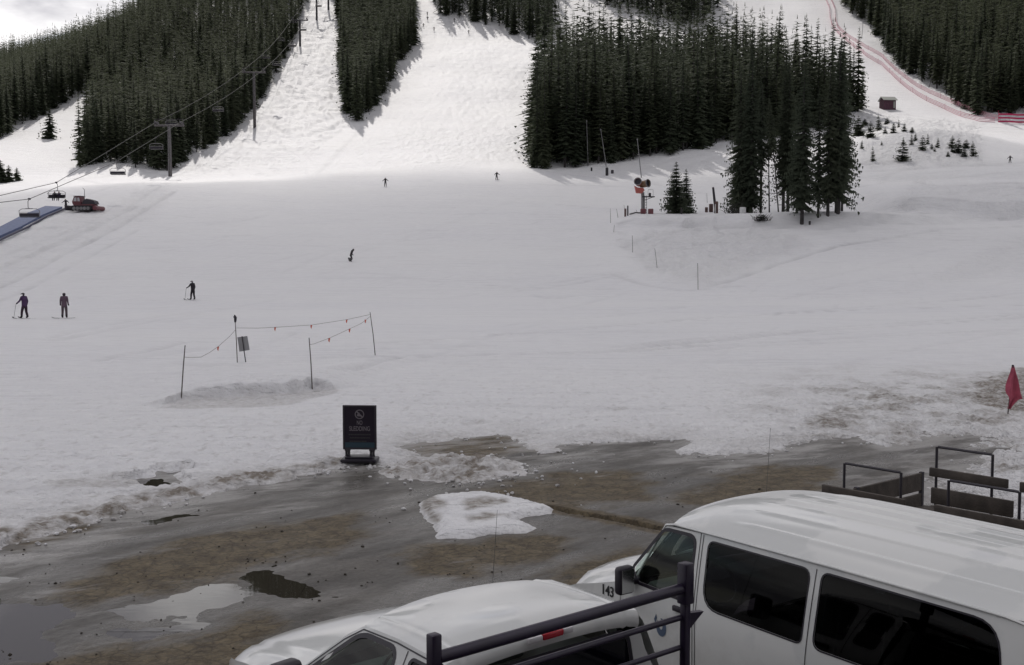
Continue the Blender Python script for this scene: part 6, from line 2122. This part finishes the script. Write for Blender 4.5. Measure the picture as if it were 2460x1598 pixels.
def chair_proto():
    t = thing('lift_chair', 'lift chair', 'lift chair', group='chairs on the lift')
    m = MB(); m.tube([(0, 0, .12), (0, 0, -.1)], .14, 8); m.box((0, 0, 0), (.22, .5, .16), bev=.04); m.build('grip', M_dsteel, t)
    m = MB(); m.tube([(.0, 0, -.05), (.18, 0, -.3), (.18, 0, -1.05), (0, 0, -1.2)], .04, 7); m.build('hanger', M_dsteel, t, smooth_angle=60)
    m = MB(); m.tube([(-1.25, .05, -2.2), (-1.28, .1, -1.45), (-.9, .1, -1.22), (.9, .1, -1.22), (1.28, .1, -1.45), (1.25, .05, -2.2)], .04, 6); m.box((0, .1, -1.2), (.9, .18, .10)); m.build('bail_frame', M_steel, t, smooth_angle=60)
    m = MB(); m.box((0, -.18, -2.22), (2.4, .5, .12), bev=.04); m.build('seat', M_rubber, t, smooth_angle=40)
    m = MB(); m.box((0, .1, -1.95), (2.4, .06, .40), bev=.02); m.build('backrest', M_black, t, smooth_angle=40)
    m = MB(); m.tube([(-1.2, .05, -1.65), (-1.18, -.5, -1.62), (1.18, -.5, -1.62), (1.2, .05, -1.65)], .025, 5); m.build('safety_bar', M_steel, t)
    return t
chair0 = chair_proto()
def on_rope(side, Y):
    pts = RPT[side]
    for a, b in zip(pts[:-1], pts[1:]):
        if a.y <= Y <= b.y: return a.lerp(b, (Y - a.y) / (b.y - a.y))
CH = [(1, 140, 'empty lift chair hanging over the blue belt'), (-1, 165, 'lift chair carrying two riders above the red groomer'), (1, 186, 'empty lift chair above the foot of the ridge wood'),
      (1, 214, 'lift chair just below the lowest lift tower'), (1, 262, 'lift chair halfway up to the second tower against the dark wood'), (-1, 246, 'lift chair just past the lowest tower on the wood side'),
      (1, 330, 'lift chair just above the second lift tower'), (-1, 345, 'lift chair shining against the wood above the second tower'), (1, 372, 'lift chair over the middle of the mogul run edge'),
      (-1, 385, 'lift chair on the wood side between second and third tower'), (1, 408, 'lift chair just below the third tower'), (-1, 425, 'lift chair just above the third tower'), (1, 452, 'lift chair near the fourth tower'), (1, 476, 'highest lift chair in view near the uppermost tower')]
seat_pts = {}
for i, (side, Y, lab) in enumerate(CH):
    o = chair0 if i == 0 else copy_tree(chair0)
    p = on_rope(side, Y)
    o.location = p
    o.rotation_euler = (0, 0, rad(180) if side > 0 else rad(0))
    o['label'] = lab
    seat_pts[i] = p
JS = pose(lean=-.1, sit=True, armL=(.10, .25, -.25), armR=(.10, .25, -.25))
for dx, lab, jk in ((-.25, 'chairlift rider in dark clothes, the one toward the wood', BLK), (.38, 'chairlift rider in dark clothes, the one toward the groomer', (.03, .02, .045))):
    person(seat_pts[1] + Vector((dx, -.05, -2.2 - .80)), rad(180), JS, jk, BLK, BLK, lab, simple=True)

# ------------------------------------------------------------------ conveyor belt and groomer
def make_belt():
    a = [on_snow(x, y) for x, y in ((-60, 607), (0, 577), (50, 554), (100, 529), (150, 507))]
    o0 = a[1].copy()
    t = thing('carpet_lift', 'long blue conveyor belt running up the snow with a dark side rail', 'conveyor', o0)
    sd = Vector((-1, -.1, 0)).normalized()
    up = Vector((0, 0, 1))
    MB().grid([[tuple(p - o0 + up * .45), tuple(p - o0 + sd * 1.3 + up * .50), tuple(p - o0 + sd * 2.6 + up * .55)] for p in a]).grid([[tuple(p - o0 + up * .0), tuple(p - o0 + up * .45)] for p in a]).build('belt', M_blue, t, smooth_angle=60)
    sd2 = -sd
    MB().tube([tuple(p - o0 + sd2 * .8 + up * .30) for p in a], .17, 8).build('side_rail', mat('dark_blue_rail', (.02, .02, .06), .5), t, smooth_angle=60)
    for i in range(len(a)):
        pass
make_belt()
def make_groomer():
    p = on_snow(205, 513)
    s = thing('snow_groomer', 'red cabbed snow groomer with a grey load parked above the blue belt', 'snow groomer', p, rad(-4))
    s.scale = (.80, .80, .80)
    k = p.y / FPX
    # x along the machine, cab at minus x
    for y in (-1.3, 1.3):
        tr = MB()
        prof = [(-2.1, .75), (-1.9, .25), (-1.5, .02), (1.5, .02), (1.95, .3), (2.1, .8), (1.8, 1.0), (-1.8, 1.0)]
        tr.plate(prof, 1.0, Matrix(((1, 0, 0, 0), (0, 0, -1, y), (0, 1, 0, 0), (0, 0, 0, 1))))
        to = tr.build('track', M_rubber, s)
        for x in (-1.4, -.7, 0, .7, 1.4):
            w = MB(); w.tube([(x, y * 1.0 - .53 * (1 if y < 0 else -1) * (1), .45), (x, y + (-.56 if y < 0 else .56), .45)], .33, 14); w.build('road_wheel', M_steel, to)
    b = MB(); b.box((.1, 0, 1.05), (4.1, 2.0, .5), bev=.1); b.build('chassis', M_redpaint, s, smooth_angle=40)
    c = MB()
    pr = [(-2.0, 1.2), (-2.15, 1.75), (-1.75, 2.75), (-.55, 2.8), (-.35, 1.8), (-.35, 1.2)]
    c.plate(pr, 2.0, Matrix(((1, 0, 0, 0), (0, 0, -1, 0), (0, 1, 0, 0), (0, 0, 0, 1))))
    co = c.build('cab', M_redpaint, s)
    g = MB(); g.plate([(-1.85, 1.85), (-1.65, 2.55), (-1.25, 2.58), (-1.25, 1.85)], 2.02, Matrix(((1, 0, 0, 0), (0, 0, -1, 0), (0, 1, 0, 0), (0, 0, 0, 1)))); g.build('window', M_lamp, co)
    g = MB(); g.plate([(-1.05, 1.85), (-1.05, 2.55), (-.70, 2.55), (-.55, 1.85)], 2.02, Matrix(((1, 0, 0, 0), (0, 0, -1, 0), (0, 1, 0, 0), (0, 0, 0, 1)))); g.build('window', M_lamp, co)
    rf = MB(); rf.box((-1.15, 0, 2.86), (1.5, 2.1, .10), bev=.03); rf.build('cab_roof', M_rubber, co)
    ld = MB(); ld.plate([(-.2, 1.3), (.1, 2.0), (.7, 2.35), (1.6, 2.15), (2.2, 1.9), (2.45, 1.3)], 1.9, Matrix(((1, 0, 0, 0), (0, 0, -1, 0), (0, 1, 0, 0), (0, 0, 0, 1)))); ld.build('load_cover', M_dsteel, s)
    ti = MB(); ti.tube([(2.75, -1.9, .5), (2.75, 1.9, .5)], .42, 12); ti.box((2.4, 0, .8), (.8, .4, .3)); ti.build('tiller', M_redpaint, s, smooth_angle=40)
    bl = MB(); bl.box((-3.0, 0, .55), (.25, 4.2, 1.0), M=Matrix.Rotation(rad(-12), 3, 'Y'), bev=.06)
    for y in (-.7, .7): bl.tube([(-2.9, y, .55), (-1.9, y, .8)], .10, 6)
    bl.build('blade', M_dsteel, s, smooth_angle=40)
    tl = MB(); tl.tube([(-.1, 0, 1.9), (-.05, 0, 4.1), (-.4, 0, 4.5)], [.06, .05, .03], 6); tl.build('whip_pole', M_dsteel, s)
make_groomer()
# slack cables between chair line and groomer mast
